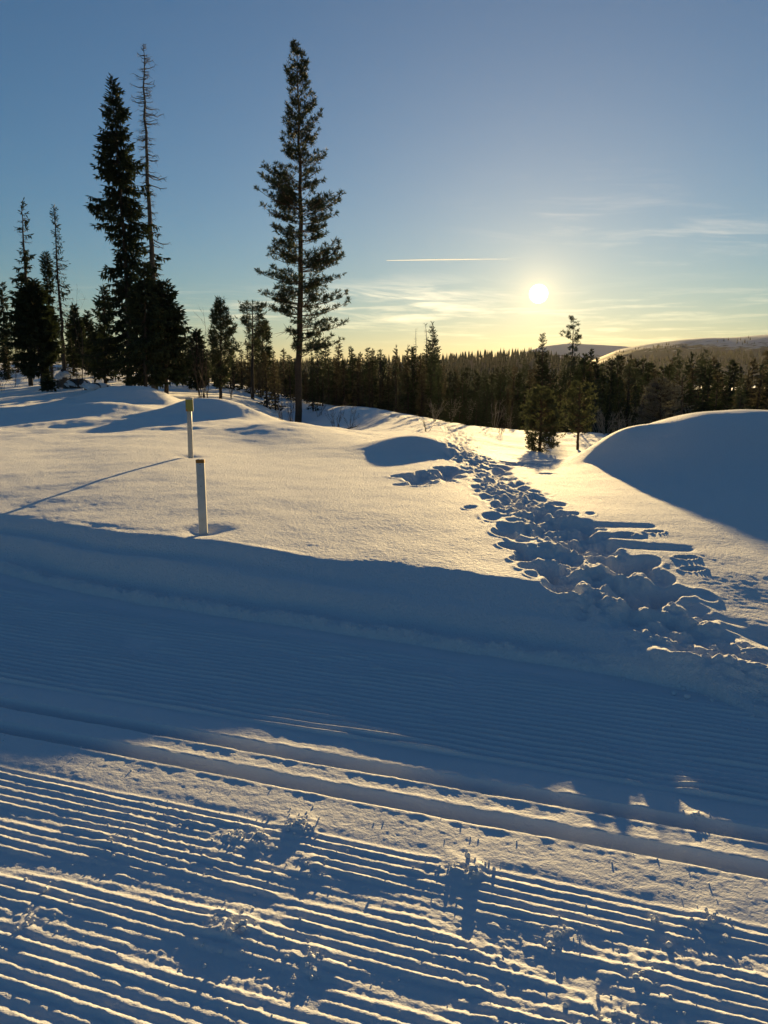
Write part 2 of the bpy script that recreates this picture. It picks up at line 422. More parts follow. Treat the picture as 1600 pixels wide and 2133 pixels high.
# trampled snow slumps: soften the path, then scatter fine crumbs over its middle
dz_ = (z - g0).reshape(NR, NA); bl = dz_
for _ in range(2):
    for ax_, n_ in ((0, 1), (1, 1)):
        bl = sum(np.roll(bl, k_, ax_) for k_ in range(-n_, n_ + 1)) / (2 * n_ + 1)
pdv = path_dist(x, y); wp_ = (1 - sm(pdv, 1.0, 1.9)) * (1 - sm(np.hypot(x, y), 9, 13))
crumbly = (1 - sm(pdv + 0.6 * pn(x * 3, y * 3, 91), 0.35, 1.05))
z = g0 + dz_.ravel() * (1 - wp_) + bl.ravel() * wp_ + wp_ * crumbly * (0.040 * np.clip(fbm(x * 12, y * 12, 3, 92), -0.3, 1) + 0.010 * pn(x * 34, y * 34, 93))
s_, t_ = st(x, y); q_ = t_ - edge_t(s_)
z = z - 0.10 * (1 - sm(q_, -0.12, 0.0)) * np.clip(sm(path_dist(x, y), 0.9, 1.5) + 1 - sm(q_, -0.7, -0.5), 0, 1)
V = np.stack([x, y, z], 1); F = grid_faces(NR, NA)[:, ::-1]
fq = q_[F].mean(1); keep = fq > -0.3
fx, fy = x[F].mean(1), y[F].mean(1)
pdm = path_dist(fx, fy)
keep = keep | ((pdm < 1.7) & (fq > -0.75))
rise_max = field(fx, fy) - base_field(fx, fy)
cls = np.zeros(len(F), int)                       # 0 field, 1 bank, 2 path
cls[fq < 0.72] = 1; cls[(pdm < 1.15)] = 2
cls[(rise_max > 0.10) & (cls == 0) & (fx > 0)] = 3
cls[(rise_max > 0.10) & (cls == 0) & (fx < 0)] = 4
LAND = {0: ('snow_field', 'open field of untouched sunlit powder snow behind the trail bank', 'snow field'),
        1: ('snow_bank', 'shaded ploughed snow bank along the far edge of the ski trail', 'snow bank'),
        2: ('footpath', 'trampled footpath of deep bootprints winding up through the snow to the trees', 'footpath'),
        3: ('snow_mound', 'smooth shaded snow mounds to the right of the footpath', 'snow mound'),
        4: ('snow_drift', 'rounded snow drifts with blue shaded hollows behind the marker pole', 'snow drift')}
for k, (nm, lb, ct) in LAND.items():
    m_ = keep & (cls == k)
    if m_.any():
        v, f = sub_mesh(V, F, m_); tag(link(nm, mesh_np(nm, v, f, SNOW)), lb, ct, kind='structure')

# ------------------------------------------------------------------ groomed ski trail mesh (grid along / across the trail)
G1, G2 = 2.655, 2.45           # the two classic grooves, measured across
FLAT = []                      # skis have flattened the ridges along these strokes: a, b, width, strength, dip
def gpt(px, py):
    d = ray(px, py); k = EYE / -d[2]; return np.array([d[0] * k, d[1] * k])
for p0, p1, wd, st_, dip in [((880, 1880), (1330, 2110), 0.055, 1.0, 0.012), ((-60, 1790), (260, 1822), 0.05, 1.0, 0.010), ((250, 1830), (620, 1905), 0.055, 0.9, 0.010),
                         ((560, 1850), (1000, 1880), 0.07, 0.85, 0.006), ((250, 1970), (700, 2070), 0.05, 0.9, 0.010), ((1000, 1945), (1640, 2000), 0.05, 0.8, 0.008),
                         ((430, 1735), (660, 1800), 0.07, 0.8, 0.004), ((-50, 1690), (150, 1720), 0.05, 0.8, 0.006), ((1000, 2050), (1500, 2150), 0.06, 0.7, 0.004),
                         ((900, 1800), (1000, 1850), 0.07, 0.9, 0.004), ((700, 2040), (1000, 2090), 0.045, 0.8, 0.008), ((0, 1905), (230, 1960), 0.06, 0.6, 0.003)]:
    FLAT.append((gpt(*p0), gpt(*p1), wd, st_, dip))
def trail_h(x, y):
    s, t = st(x, y); q = t - edge_t(s)
    wob = 0.010 * pn(s * 0.9, t * 0.7, 101) + 0.004 * pn(s * 4, t * 3, 102)
    near = sm(2.20 - t + 0.02 * pn(s * 3, t * 0, 103), 0.0, 0.05)
    far = sm(t - 2.83 - 0.03 * pn(s * 2.5, s * 0, 104), 0.0, 0.06) * (1 - sm(q, -0.30, -0.10))
    # ridges
    def ridges(ph, sharp):
        c = 0.5 + 0.5 * np.cos(ph * 2 * math.pi)
        return c**sharp
    per = 0.041
    rn = ridges((t + wob) / per, 1.0); rf = ridges((t + wob * 0.8) / (per * 1.15), 1.5)
    amp = np.clip(1.0 + 0.30 * fbm(s * 1.1, t * 7.0, 3, 110), 0.45, 1.2)
    brk = np.clip(0.5 + 1.6 * fbm(s * 2.6, np.floor((t + wob) / per + 0.5) * 7.7, 2, 111), 0, 1)
    amp = amp * (0.62 + 0.38 * brk)
    flat = np.zeros_like(x); dipv = np.zeros_like(x)
    for a, b, wd, stg, dip in FLAT:
        d, f = seg_dist(x, y, a, b)
        d = d + 0.012 * pn(x * 14, y * 14, 120)
        e = np.exp(-(d / wd)**4) * sm(f, 0, 0.08) * (1 - sm(f, 0.92, 1.0))
        flat = np.maximum(flat, stg * e); dipv = np.maximum(dipv, dip * e)
        rim = np.exp(-((d - wd * 1.15) / 0.02)**2) * 0.002 * sm(f, 0, 0.1) * (1 - sm(f, 0.9, 1)); dipv = dipv - rim
    h = near * 0.0074 * rn * amp * (1 - 0.8 * flat) * (1 + 0.45 * pn(s * 28, t * 60, 112) + 0.3 * pn(s * 9, t * 50, 113)) + far * 0.023 * rf * (0.8 + 0.6 * fbm(s * 2, t * 4, 2, 130))
    h = h - near * dipv * 0.3
    # worn patches in the far corduroy
    worn = sm(fbm(s * 1.7 + 9, t * 3.1, 3, 140), 0.15, 0.5) * far
    h = h * (1 - 0.55 * worn)
    # plateau beside the grooves
    plate = sm(t, 2.17, 2.24) * (1 - sm(t, 2.78, 2.88))
    h = h + plate * (0.004 + 0.003 * fbm(s * 3, t * 7, 3, 150) + 0.0016 * fbm(s * 26, t * 26, 2, 151) + 0.0010 * fbm(s * 70, t * 70, 2, 152))
    # grooves with sharp lips
    for gt in (G1, G2):
        tt = t - gt + 0.004 * pn(s * 2, s * 0 + gt, 160) + 0.0025 * pn(s * 14, s * 0 + gt, 161)
        gr = (1 - sm(np.abs(tt), 0.034, 0.046))
        lip = np.exp(-((np.abs(tt) - 0.058) / 0.014)**2) * 0.0025 * np.clip(1 + 1.5 * fbm(s * 12, t * 4, 3, 162), 0, 2)
        h = h * (1 - gr) - 0.052 * gr + lip + gr * 0.0015 * pn(s * 8, t * 20, 163)
    # loose crumbs where skis scraped
    loose = np.clip(fbm(s * 1.6, t * 3.4, 3, 170) - 0.05, 0, 0.5) * 2
    cr = np.clip(fbm(x * 42, y * 42, 3, 171) - 0.05, 0, 1)
    h = h + near * loose * 0.011 * cr + near * 0.0016 * fbm(x * 70, y * 70, 2, 172)
    h = h + far * 0.003 * fbm(x * 30, y * 30, 2, 173) * (0.4 + worn)
    for (cx, cy, rr, hh) in KICKS:
        d = np.hypot(x - cx, y - cy) / rr
        h = h + hh * np.exp(-d**2) * np.clip(0.7 + 0.8 * fbm(x * 24, y * 24, 2, 180), 0, 2)
    h = h + 0.003 * fbm(s * 0.5, t * 0.9, 2, 190)
    return h - 0.10 * sm(q, 0.0, 0.12)
KICKS = []
for px, py, rr, hh in [(985, 1818, 0.05, 0.014), (950, 1808, 0.08, 0.009), (620, 1722, 0.07, 0.016), (490, 1745, 0.08, 0.012), (545, 1760, 0.05, 0.012), (500, 1935, 0.09, 0.012), (450, 1925, 0.06, 0.012), (640, 1800, 0.08, 0.010),
                       (1180, 1950, 0.06, 0.012), (1480, 1915, 0.05, 0.012), (650, 2005, 0.07, 0.012), (250, 1760, 0.1, 0.008), (1350, 2040, 0.1, 0.01), (1250, 2120, 0.1, 0.014), (60, 1920, 0.09, 0.01), (1450, 1705, 0.03, 0.012)]:
    g = gpt(px, py); KICKS.append((g[0], g[1], rr, hh))
def dens(segs):
    o = [segs[0][0]]
    for a, b, stp in segs:
        n = max(1, int(round((b - a) / stp))); o += list(a + (b - a) * (np.arange(n) + 1) / n)
    return np.array(o)
ts = dens([(-2.5, 0.6, 0.12), (0.6, 1.0, 0.012), (1.0, 2.2, 0.0042), (2.2, 2.9, 0.0055), (2.9, 4.75, 0.0062), (4.75, 5.6, 0.012), (5.6, 6.6, 0.04)])
ss = dens([(-12, -3, 0.15), (-3, -1.1, 0.035), (-1.1, 2.2, 0.0078), (2.2, 5.3, 0.011), (5.3, 7, 0.03), (7, 16, 0.12)])
TT, SS = np.meshgrid(ts, ss)
x = (SS * AX + TT * NX).ravel(); y = (SS * AY + TT * NY).ravel()
q_ = TT.ravel() - edge_t(SS.ravel())
V = np.stack([x, y, trail_h(x, y)], 1); F = grid_faces(len(ss), len(ts))
fq = q_[F].mean(1); ft = TT.ravel()[F].mean(1); keep = fq < 0.14
ing = np.zeros(len(F), int)
ing[np.abs(ft - G1) < 0.047] = 1; ing[np.abs(ft - G2) < 0.047] = 2
v, f = sub_mesh(V, F, keep & (ing == 0))
trail = tag(link('ski_trail', mesh_np('ski_trail', v, f, SNOW_TRAIL)), 'groomed cross country ski trail with ridged corduroy snow across the foreground', 'ski trail', kind='structure')
for k in (1, 2):
    v, f = sub_mesh(V, F, keep & (ing == k)); link('track_groove', mesh_np('track_groove', v, f, SNOW_TRAIL), trail)
print('FACES trail', keep.sum())
# far ground, out to the foot of the hills
azs = np.linspace(-R(75), R(75), 160); rs = np.geomspace(70, 3500, 80)
AZ, RR = np.meshgrid(azs, rs)
x = (RR * np.sin(AZ)).ravel(); y = (RR * np.cos(AZ)).ravel(); r = RR.ravel()
FARZ = -12.0
def far_h(x, y):
    r = np.hypot(x, y); k = np.minimum(1, 160 / np.maximum(r, 1e-6))
    b = base_field(x * k, y * k); t = sm(r, 110, 420)
    return b * (1 - t) + FARZ * t
z = far_h(x, y) + 0.8 * fbm(x / 60, y / 60, 3, 201) * sm(r, 90, 200) - 0.15 * (r < 76)
tag(link('valley_floor', mesh_np('valley_floor', np.stack([x, y, z], 1), grid_faces(len(rs), len(azs))[:, ::-1], SNOW)), 'snowy valley floor under the forest', 'valley floor', kind='structure')
def ground(x, y):
    x = np.atleast_1d(np.asarray(x, float)); y = np.atleast_1d(np.asarray(y, float))
    r = np.hypot(x, y)
    return np.where(r < 74, ground_nodetail(x, y), far_h(x, y))

# hills
def hill_mat(name, snow, forest, sc, thr, grad):
    m, b, p = mat(name)
    g = b.new('ShaderNodeNewGeometry'); sp = b.new('ShaderNodeSeparateXYZ'); b.put(sp.inputs[0], g.outputs['Position'])
    n = b.noise(g.outputs['Position'], sc, 4, 0.65); n2 = b.noise(g.outputs['Position'], sc * 0.08, 3, 0.6)
    dens = b.m('ADD', b.m('MULTIPLY', n, 0.6), b.m('MULTIPLY', n2, 0.7))
    dens = b.m('ADD', dens, b.ramp(sp.outputs[2], grad[0], grad[1], 0.38, -0.3))
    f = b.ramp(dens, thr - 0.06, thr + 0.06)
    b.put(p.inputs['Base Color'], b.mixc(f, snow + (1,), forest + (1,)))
    p.inputs['Roughness'].default_value = 0.85; p.inputs['Specular IOR Level'].default_value = 0.2
    return m
def hill(name, label, D, depth, pts, m, seed, front=0.5, rough=3.0):
    ax = np.array([math.atan2(ray(p[0], p[1])[0], ray(p[0], p[1])[1]) for p in pts])
    ez = np.array([(lambda d: d[2] / math.hypot(d[0], d[1]))(ray(*p)) for p in pts])
    az = np.linspace(ax[0], ax[-1], 420); e = np.interp(az, ax, ez)
    k = np.hanning(13); k /= k.sum(); e = np.convolve(np.pad(e, 6, 'edge'), k, 'valid')
    rr = np.concatenate([np.linspace(D * front, D, 60), np.linspace(D, D + depth, 14)[1:]])
    A, Q = np.meshgrid(az, rr)
    top = EYE + D * np.broadcast_to(e, A.shape)
    f = np.where(Q <= D, sm((Q - D * front) / (D * (1 - front)), 0, 1.08)**0.9, 1 - 0.9 * ((Q - D) / depth)**2)
    f = f / sm(1 / 1.08, 0, 1)**0.0 if False else f
    z = FARZ - 2 + (top - FARZ + 2) * np.minimum(f, 1)
    x, y = Q * np.sin(A), Q * np.cos(A)
    z = z + rough * fbm(x / 220, y / 220, 4, seed) * np.clip((D - Q) / (D * 0.15), 0, 1) * sm(Q, D * front, D * front * 1.2)
    V = np.stack([x, y, z], -1).reshape(-1, 3)
    o = tag(link(name, mesh_np(name, V, grid_faces(len(rr), len(az))[:, ::-1], m)), label, 'hill', kind='structure')
    return x, y, z
HSNOW_SHADED = (0.44, 0.46, 0.49)  # snow darkened: shade of slopes facing away from the sun is in the colour
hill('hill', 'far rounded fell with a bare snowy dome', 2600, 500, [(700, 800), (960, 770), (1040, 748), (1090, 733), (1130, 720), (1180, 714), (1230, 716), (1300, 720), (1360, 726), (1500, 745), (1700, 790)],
     hill_mat('fell_dome', HSNOW_SHADED, (0.05, 0.055, 0.05), 0.03, 0.78, (30, 95)), 301, 0.75, 2)
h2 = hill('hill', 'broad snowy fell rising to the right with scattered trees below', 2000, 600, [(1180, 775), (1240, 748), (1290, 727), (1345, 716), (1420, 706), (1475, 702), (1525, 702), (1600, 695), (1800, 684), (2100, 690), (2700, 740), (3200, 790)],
     hill_mat('fell_slope', HSNOW_SHADED, (0.045, 0.05, 0.04), 0.05, 0.58, (0, 95)), 311, 0.55, 5)
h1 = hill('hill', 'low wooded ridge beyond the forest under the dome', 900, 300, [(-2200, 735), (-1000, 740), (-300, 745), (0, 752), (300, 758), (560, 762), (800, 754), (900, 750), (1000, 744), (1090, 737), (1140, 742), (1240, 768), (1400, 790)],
     hill_mat('wooded_ridge', HSNOW_SHADED, (0.035, 0.038, 0.026), 0.12, 0.52, (-10, 60)), 321, 0.6, 2)

# ------------------------------------------------------------------ trees
def kites(mb, C, Dv, L, W, U):
    """flat four-point needle sprays: centre base C, direction Dv, length L, width W, side vector U (arrays)"""
    n = len(C); m_ = C + Dv * (L * 0.4)[:, None]; s_ = U * (W * 0.5)[:, None]
    V = np.stack([C, m_ + s_, C + Dv * L[:, None], m_ - s_], 1).reshape(-1, 3)
    i = np.arange(n)[:, None] * 4
    mb.add(V, np.concatenate([i + np.array([[0, 1, 2]]), i + np.array([[0, 2, 3]])]))
def norm(a): return a / (np.linalg.norm(a, axis=-1, keepdims=True) + 1e-9)
def tuft(mb, C, Dv, r, k, rg, spread=0.9, wd=0.16):
    """pine tufts: k narrow needle bundles per centre"""
    n = len(C)
    C2 = np.repeat(C, k, 0); D2 = np.repeat(Dv, k, 0)
    d = norm(D2 + rg.normal(0, spread, (n * k, 3))); L = np.repeat(r, k) * rg.uniform(0.65, 1.15, n * k)
    U = norm(np.cross(d, rg.normal(0, 1, (n * k, 3))))
    kites(mb, C2, d, L, L * wd * rg.uniform(0.7, 1.3, n * k) * 1.6, U)

def conifer(style, trunk, tr, prof, rg, dz=0.22, nb=5, spray=0.2, dens=1.0, dead=None, up=None, ragged=0.35, twig_r=0.010, limb=True, wide=0.3, tuft_k=11, hang=0.35, lateral=True):
    """trunk: (n,3) local polyline base..top; tr: base radius; prof rows z, left, right reach (m)
    dead(z) -> share of bare branches; returns trunk, limb, foliage MB"""
    T, B, Fo = MB(), MB(), MB()
    trunk = np.asarray(trunk, float); H = trunk[-1, 2]
    zz = np.linspace(0, 1, 26); L_ = np.linspace(0, 1, len(trunk))
    # polyline resampled, slight wobble
    P = np.stack([np.interp(zz * H, trunk[:, 2], trunk[:, k]) for k in range(2)] + [zz * H], 1)
    P[1:-1, :2] += rg.normal(0, tr * 0.12, (24, 2))
    P0 = P.copy(); P0[0, 2] -= 0.5
    T.tube(P0, tr * (1 - zz)**0.8 + 0.008, 8)
    prof = np.asarray(prof, float); prof = prof[np.argsort(prof[:, 0])]
    z = prof[0, 0]
    CC, DD, LL, UU, TC, TD = [], [], [], [], [], []
    while z < H - 0.03:
        l_, r_ = np.interp(z, prof[:, 0], prof[:, 1]), np.interp(z, prof[:, 0], prof[:, 2])
        fz = z / H
        upa = up(fz) if up else 0.0
        for k in range(nb):
            a = (rg.normal(0, 0.8) + (math.pi if rg.random() < 0.5 else 0)) if lateral else rg.uniform(0, 2 * math.pi); c = math.cos(a)
            side = r_ if c > 0 else l_
            reach = (abs(c) * side + (1 - abs(c)) * 0.5 * (l_ + r_)) * rg.uniform(1 - ragged, 1.12)
            if reach < 0.03: continue
            zt = z + rg.normal(0, dz * 0.4); z0 = zt - reach * upa
            z0 = min(max(z0, 0.1), H - 0.02)
            b0 = np.array([np.interp(z0, P[:, 2], P[:, 0]), np.interp(z0, P[:, 2], P[:, 1]), z0])
            cx = np.interp(zt, P[:, 2], P[:, 0]); cy = np.interp(zt, P[:, 2], P[:, 1])
            tip = np.array([cx + reach * c, cy + reach * math.sin(a), zt])
            sag = np.array([0, 0, -reach * (0.10 if style == 'pine' else 0.16)])
            n = 6; t = np.linspace(0, 1, n)[:, None]
            Q = b0 * (1 - t) + tip * t + sag * 4 * t * (1 - t) * (0.6 + 0.4 * t)
            isdead = dead is not None and rg.random() < dead(fz)
            if isdead: Q[1:] += rg.normal(0, reach * 0.05, (n - 1, 3)) * np.linspace(0.3, 1, n - 1)[:, None]
            if limb or isdead:
                rb = max(0.006, min(tr * 0.25, 0.012 + reach * 0.010)) * (1.5 if isdead else 1.0)
                B.tube(Q, np.linspace(rb, rb * 0.3, n), 3, False)
            dirb = norm(tip - b0)
            sidev = norm(np.cross(dirb, [0, 0, 1.0]))
            if isdead:
                for j in range(int(2 + reach * 6)):
                    f = rg.uniform(0.3, 1); c0 = Q[0] * 0 + np.array([np.interp(f, t[:, 0], Q[:, i]) for i in range(3)])
                    e = c0 + (dirb * 0.5 + sidev * rg.choice([-1, 1]) * 0.8 + np.array([0, 0, rg.uniform(-0.8, 0.2)])) * rg.uniform(0.08, 0.25)
                    B.tube([c0, e], [0.007, 0.004], 3, False)
                continue
            if style == 'pine':
                ns = max(2, int((3 + reach * 9) * dens))
                for j in range(ns):
                    f = rg.uniform(0.16, 1.0) if reach > 0.35 else rg.uniform(0.1, 1)
                    c0 = np.array([np.interp(f, t[:, 0], Q[:, i]) for i in range(3)])
                    sl_ = (spray * 0.8 + 0.34 * reach * (1.15 - f) * 0.8) * rg.uniform(0.5, 1.1)
                    d = norm(dirb * 0.6 + sidev * rg.normal(0, 0.8) + np.array([0, 0, rg.uniform(0.0, 0.55)]))
                    e = c0 + d * sl_
                    if limb and sl_ > 0.15: B.tube([c0, e], [0.008, 0.004], 3, False)
                    m_ = max(1, int(sl_ / (spray * 0.8)))
                    for q in range(m_):
                        TC.append(c0 + d * sl_ * (1 - q / max(m_, 1) * 0.8)); TD.append(norm(d + np.array([0, 0, 0.35])))
                TC.append(tip); TD.append(norm(dirb + np.array([0, 0, 0.5])))
            else:
                ns = max(3, int((4 + reach * 26) * dens))
                f = rg.uniform(0.08, 1.0, ns)**0.85
                C = np.stack([np.interp(f, t[:, 0], Q[:, i]) for i in range(3)], 1)
                sgn = rg.choice([-1.0, 1.0], ns)[:, None]
                hg = (rg.random(ns) < hang)[:, None]
                d1 = norm(dirb * 0.75 + sidev * sgn * rg.uniform(0.3, 1.0, (ns, 1)) + np.array([0, 0, 1.0]) * rg.normal(-0.15, 0.25, (ns, 1)))
                d2 = norm(dirb * 0.25 + sidev * sgn * 0.25 + np.array([0, 0, -1.0]) + rg.normal(0, 0.15, (ns, 3)))
                d = np.where(hg, d2, d1)
                CC.append(C); DD.append(d)
                LL.append(spray * rg.uniform(0.5, 1.25, ns) * (0.45 + 0.55 * min(1, reach / 0.5)))
                CC.append(tip[None]); DD.append(norm(dirb + np.array([0, 0, 0.2]))[None]); LL.append(np.array([spray * 0.8]))
        z += dz * rg.uniform(0.75, 1.25) * (1.0 - 0.45 * fz)
    if CC:
        C, d, L = np.concatenate(CC), np.concatenate(DD), np.concatenate(LL)
        U = norm(np.cross(d, rg.normal(0, 1, C.shape))); kites(Fo, C, d, L, L * wide, U)
        kites(Fo, C, d, L * 0.9, L * wide, norm(np.cross(d, U)))
    if TC:
        tuft(Fo, np.array(TC), np.array(TD), spray * rg.uniform(0.7, 1.2, len(TC)), tuft_k, rg, 0.75, wd=0.105)
    # leader
    if style != 'dead' and dead is None or (dead is not None and dead(1.0) < 0.5):
        kites(Fo, np.repeat(P[-1:], 5, 0) - np.array([0, 0, spray * .6]), norm(np.array([[0.0, 0, 1]]).repeat(5, 0) + rg.normal(0, 0.25, (5, 3))), np.full(5, spray), np.full(5, spray * 0.25), norm(rg.normal(0, 1, (5, 3))))
    return T, B, Fo

def px_profile(Y, trunk_px, prof_px, base_z):
    """pixel outline -> metres, local to the trunk base"""
    tw = np.array([at(px, py, Y) for px, py in trunk_px])
    base = np.array([tw[-1, 0], Y, base_z])
    tl = (tw - base)[::-1].copy(); tl[0, 2] = 0; tl[:, 1] = 0
    tl = tl[np.argsort(tl[:, 2])]
    rows = []
    for py, l, r in prof_px:
        zl = at(l, py, Y); zr = at(r, py, Y); z = zl[2] - base_z
        cx = np.interp(z, tl[:, 2], tl[:, 0]) + base[0]
        rows.append((z, max(0.02, cx - zl[0]), max(0.02, zr[0] - cx)))
    return base, tl, rows
def plant_tree(name, label, cat, base, T, B, Fo, barkm, leafm, group=None):
    e = tag(empty(name, base), label, cat, group)
    if cat == 'dead tree' and B.V:
        T.add(np.concatenate(B.V), np.concatenate(B.F)); B = None
    link('trunk', T.build('trunk', barkm), e)
    if B and B.V: link('branches', B.build('branches', barkm), e)
    if Fo and Fo.V: link('crown', Fo.build('crown', leafm, False), e)
    return e
def rgen(k): return np.random.default_rng(k)
def cz(z2): return [(380 + a / 2.538, 80 + b / 2.538) for a, b in z2]

# the tall pine
PY = 50.0
c2 = lambda p: (380 + p[0] / 2.5385, 80 + p[1] / 2.5385)
prof = [(30, 597, 601), (60, 588, 614), (100, 579, 640), (150, 566, 660), (190, 553, 672), (250, 562, 672), (300, 565, 700), (340, 550, 725), (400, 550, 727), (470, 545, 715), (500, 535, 708), (540, 515, 710),
        (590, 525, 705), (620, 535, 728), (645, 545, 800), (660, 520, 820), (690, 400, 800), (730, 412, 775), (770, 440, 790), (800, 410, 830), (830, 418, 835), (860, 470, 790), (880, 430, 870), (915, 420, 897), (950, 445, 890), (985, 480, 800),
        (1020, 495, 790), (1060, 510, 785), (1085, 480, 800), (1110, 465, 910), (1150, 465, 905), (1180, 480, 850), (1220, 430, 845), (1260, 405, 838), (1300, 420, 810), (1350, 390, 840), (1385, 430, 880), (1420, 480, 905), (1455, 520, 912), (1490, 590, 850), (1520, 590, 860), (1560, 600, 898), (1590, 600, 870), (1625, 605, 760)]
prof_px = [(c2((0, a))[1], c2((l, 0))[0], c2((r, 0))[0]) for a, l, r in prof]
pz = float(ground(at(622, 883, PY)[0], PY)[0])
base, tl, rows = px_profile(PY, [c2((599, 28)), c2((618, 400)), c2((625, 900)), c2((624, 1400)), c2((616, 1800)), (620, 884)], prof_px, min(pz, at(622, 884, PY)[2]))
T, B, Fo = conifer('pine', tl, 0.23, rows, rgen(3), dz=0.56, nb=6, spray=0.28, dens=0.75, up=lambda f: 0.9 * max(0, f - 0.55) * 2 + 0.26, ragged=0.55, tuft_k=11)
# a few dead side branches low on the stem
for z0, dx, dz_ in [(6.2, -1.6, -0.3), (5.2, 1.9, 0.3), (6.7, 1.0, -0.4), (5.8, -0.8, 0.8)]:
    q = np.array([[tl[0, 0], 0, z0], [dx * 0.4, 0.1, z0 + dz_ * 0.2 - 0.05], [dx, 0.2, z0 + dz_]]); B.tube(q, [0.03, 0.018, 0.008], 3, False)
    B.tube([q[1], q[1] + np.array([dx * 0.4, -0.2, -0.35])], [0.014, 0.006], 3, False)
plant_tree('pine_tree', 'tall lone pine with a tapering ragged crown beside the marker pole', 'pine tree', base, T, B, Fo, PINEBARK, PINE)

# the pair of tall spruces on the left and their neighbours
c1 = lambda a, b: (a / 2.6661, 60 + b / 2.6661)
def c1prof(rows): return [(c1(0, y)[1], c1(l, 0)[0], c1(r, 0)[0]) for y, l, r in rows]
def gz(px, Y): return float(ground(at(px, 830, Y)[0], Y)[0])
def hero(name, label, style, Y, trunk, prof, tr, seed, leafm=SPRUCE, barkm=BARK, cat='spruce tree', **kw):
    LS = 1.7; Y = Y * LS; tr = tr * LS; kw = dict(kw); kw['dz'] = kw['dz'] * 1.15; kw['spray'] = kw['spray'] * LS
    tp = [c1(*p) for p in trunk]
    base, tl, rows = px_profile(Y, tp, c1prof(prof), gz(tp[-1][0], Y))
    T, B, Fo = conifer(style, tl, tr, rows, rgen(seed), **kw)
    return plant_tree(name, label, cat, base, T, B, Fo, barkm, leafm)
droop = lambda f: -0.25 + 0.75 * max(0, f - 0.6) * 2
hero('spruce_tree', 'tall living spruce with drooping ragged tiers, left of the dead-topped one', 'spruce', 21.0,
     [(620, 262), (640, 500), (655, 700), (670, 900), (690, 1150), (705, 1400), (716, 1700), (718, 1985)],
     [(265, 617, 623), (300, 605, 645), (345, 598, 668), (400, 592, 690), (460, 574, 706), (520, 598, 690), (570, 560, 715), (600, 543, 748), (660, 552, 748), (700, 527, 745), (735, 560, 815), (770, 538, 822), (815, 552, 805), (860, 580, 815), (900, 610, 830), (935, 538, 790), (970, 498, 800), (1010, 520, 835), (1060, 497, 862), (1100, 525, 850), (1135, 580, 790), (1180, 640, 800), (1230, 655, 835), (1290, 655, 835), (1340, 565, 800), (1400, 590, 800), (1480, 600, 800), (1540, 560, 830), (1620, 570, 840), (1720, 540, 850), (1800, 470, 860), (1880, 520, 860)],
     0.085, 5, dz=0.15, nb=5, spray=0.16, dens=1.15, up=droop, ragged=0.5, hang=0.5, wide=0.26)
hero('dead_topped_spruce', 'tallest spruce on the left with a bare dead top and crooked branch stubs', 'spruce', 22.5,
     [(795, 80), (803, 200), (800, 300), (806, 450), (813, 650), (822, 850), (833, 1050), (845, 1250), (852, 1450), (858, 1750), (860, 1985)],
     [(110, 790, 812), (140, 742, 830), (185, 790, 868), (230, 726, 810), (290, 722, 862), (350, 780, 845), (410, 710, 840), (480, 790, 945), (560, 780, 845), (590, 735, 830), (650, 760, 875), (730, 760, 905), (780, 800, 880), (830, 790, 968), (880, 790, 960), (930, 800, 870), (980, 800, 880), (1080, 790, 870), (1130, 800, 930), (1170, 790, 955), (1250, 790, 925), (1340, 780, 920), (1430, 760, 945), (1520, 740, 960), (1600, 720, 980), (1700, 700, 1000), (1850, 700, 1010)],
     0.10, 8, barkm=DEADWOOD, dz=0.16, nb=3, spray=0.17, dens=0.9, up=droop, ragged=0.6, hang=0.45, wide=0.26, dead=lambda f: float(np.clip((f - 0.30) * 4.5, 0.1, 1)))
hero('spruce_tree', 'broad bushy spruce at the right foot of the tall pair', 'spruce', 20.0,
     [(905, 1400), (915, 1600), (920, 1800), (922, 2010)],
     [(1400, 895, 915), (1440, 850, 965), (1500, 820, 965), (1560, 800, 1005), (1620, 790, 1040), (1680, 770, 1030), (1740, 760, 1040), (1800, 750, 1045), (1880, 750, 1050), (1950, 760, 1040)],
     0.06, 12, dz=0.13, nb=6, spray=0.17, dens=0.95, up=droop, ragged=0.4)
hero('spruce_tree', 'dense low spruce filling the foot between the tall pair', 'spruce', 19.3,
     [(800, 1300), (805, 1500), (806, 2000)],
     [(1300, 790, 810), (1400, 745, 850), (1500, 720, 880), (1600, 700, 900), (1750, 680, 920), (1850, 660, 930), (1960, 680, 930)],
     0.05, 13, dz=0.15, nb=5, spray=0.17, dens=0.85, up=droop, ragged=0.45)
hero('spruce_tree', 'thin sparse spruce at the left foot of the tall pair', 'spruce', 26.0,
     [(576, 1425), (580, 1600), (584, 1960)],
     [(1430, 570, 582), (1490, 535, 610), (1560, 525, 625), (1600, 530, 640), (1650, 555, 610), (1700, 560, 620), (1780, 500, 660), (1850, 480, 680), (1930, 500, 660)],
     0.05, 14, dz=0.16, nb=5, spray=0.18, dens=0.9, up=droop, ragged=0.5)
hero('dead_topped_spruce', 'bare-topped spruce at the far left with a few tufts on its stem', 'spruce', 25.0,
     [(124, 962), (128, 1150), (138, 1300), (148, 1450), (160, 1700), (165, 1900)],
     [(975, 112, 136), (1070, 110, 165), (1095, 75, 165), (1150, 122, 165), (1210, 120, 185), (1255, 120, 200), (1300, 88, 205), (1350, 110, 215), (1400, 70, 190), (1470, 70, 230), (1560, 60, 250), (1680, 50, 270)],
     0.075, 18, dz=0.17, nb=3, spray=0.17, dens=0.9, up=droop, ragged=0.5, hang=0.5, dead=lambda f: float(np.clip((f - 0.55) * 4, 0.0, 0.75)))
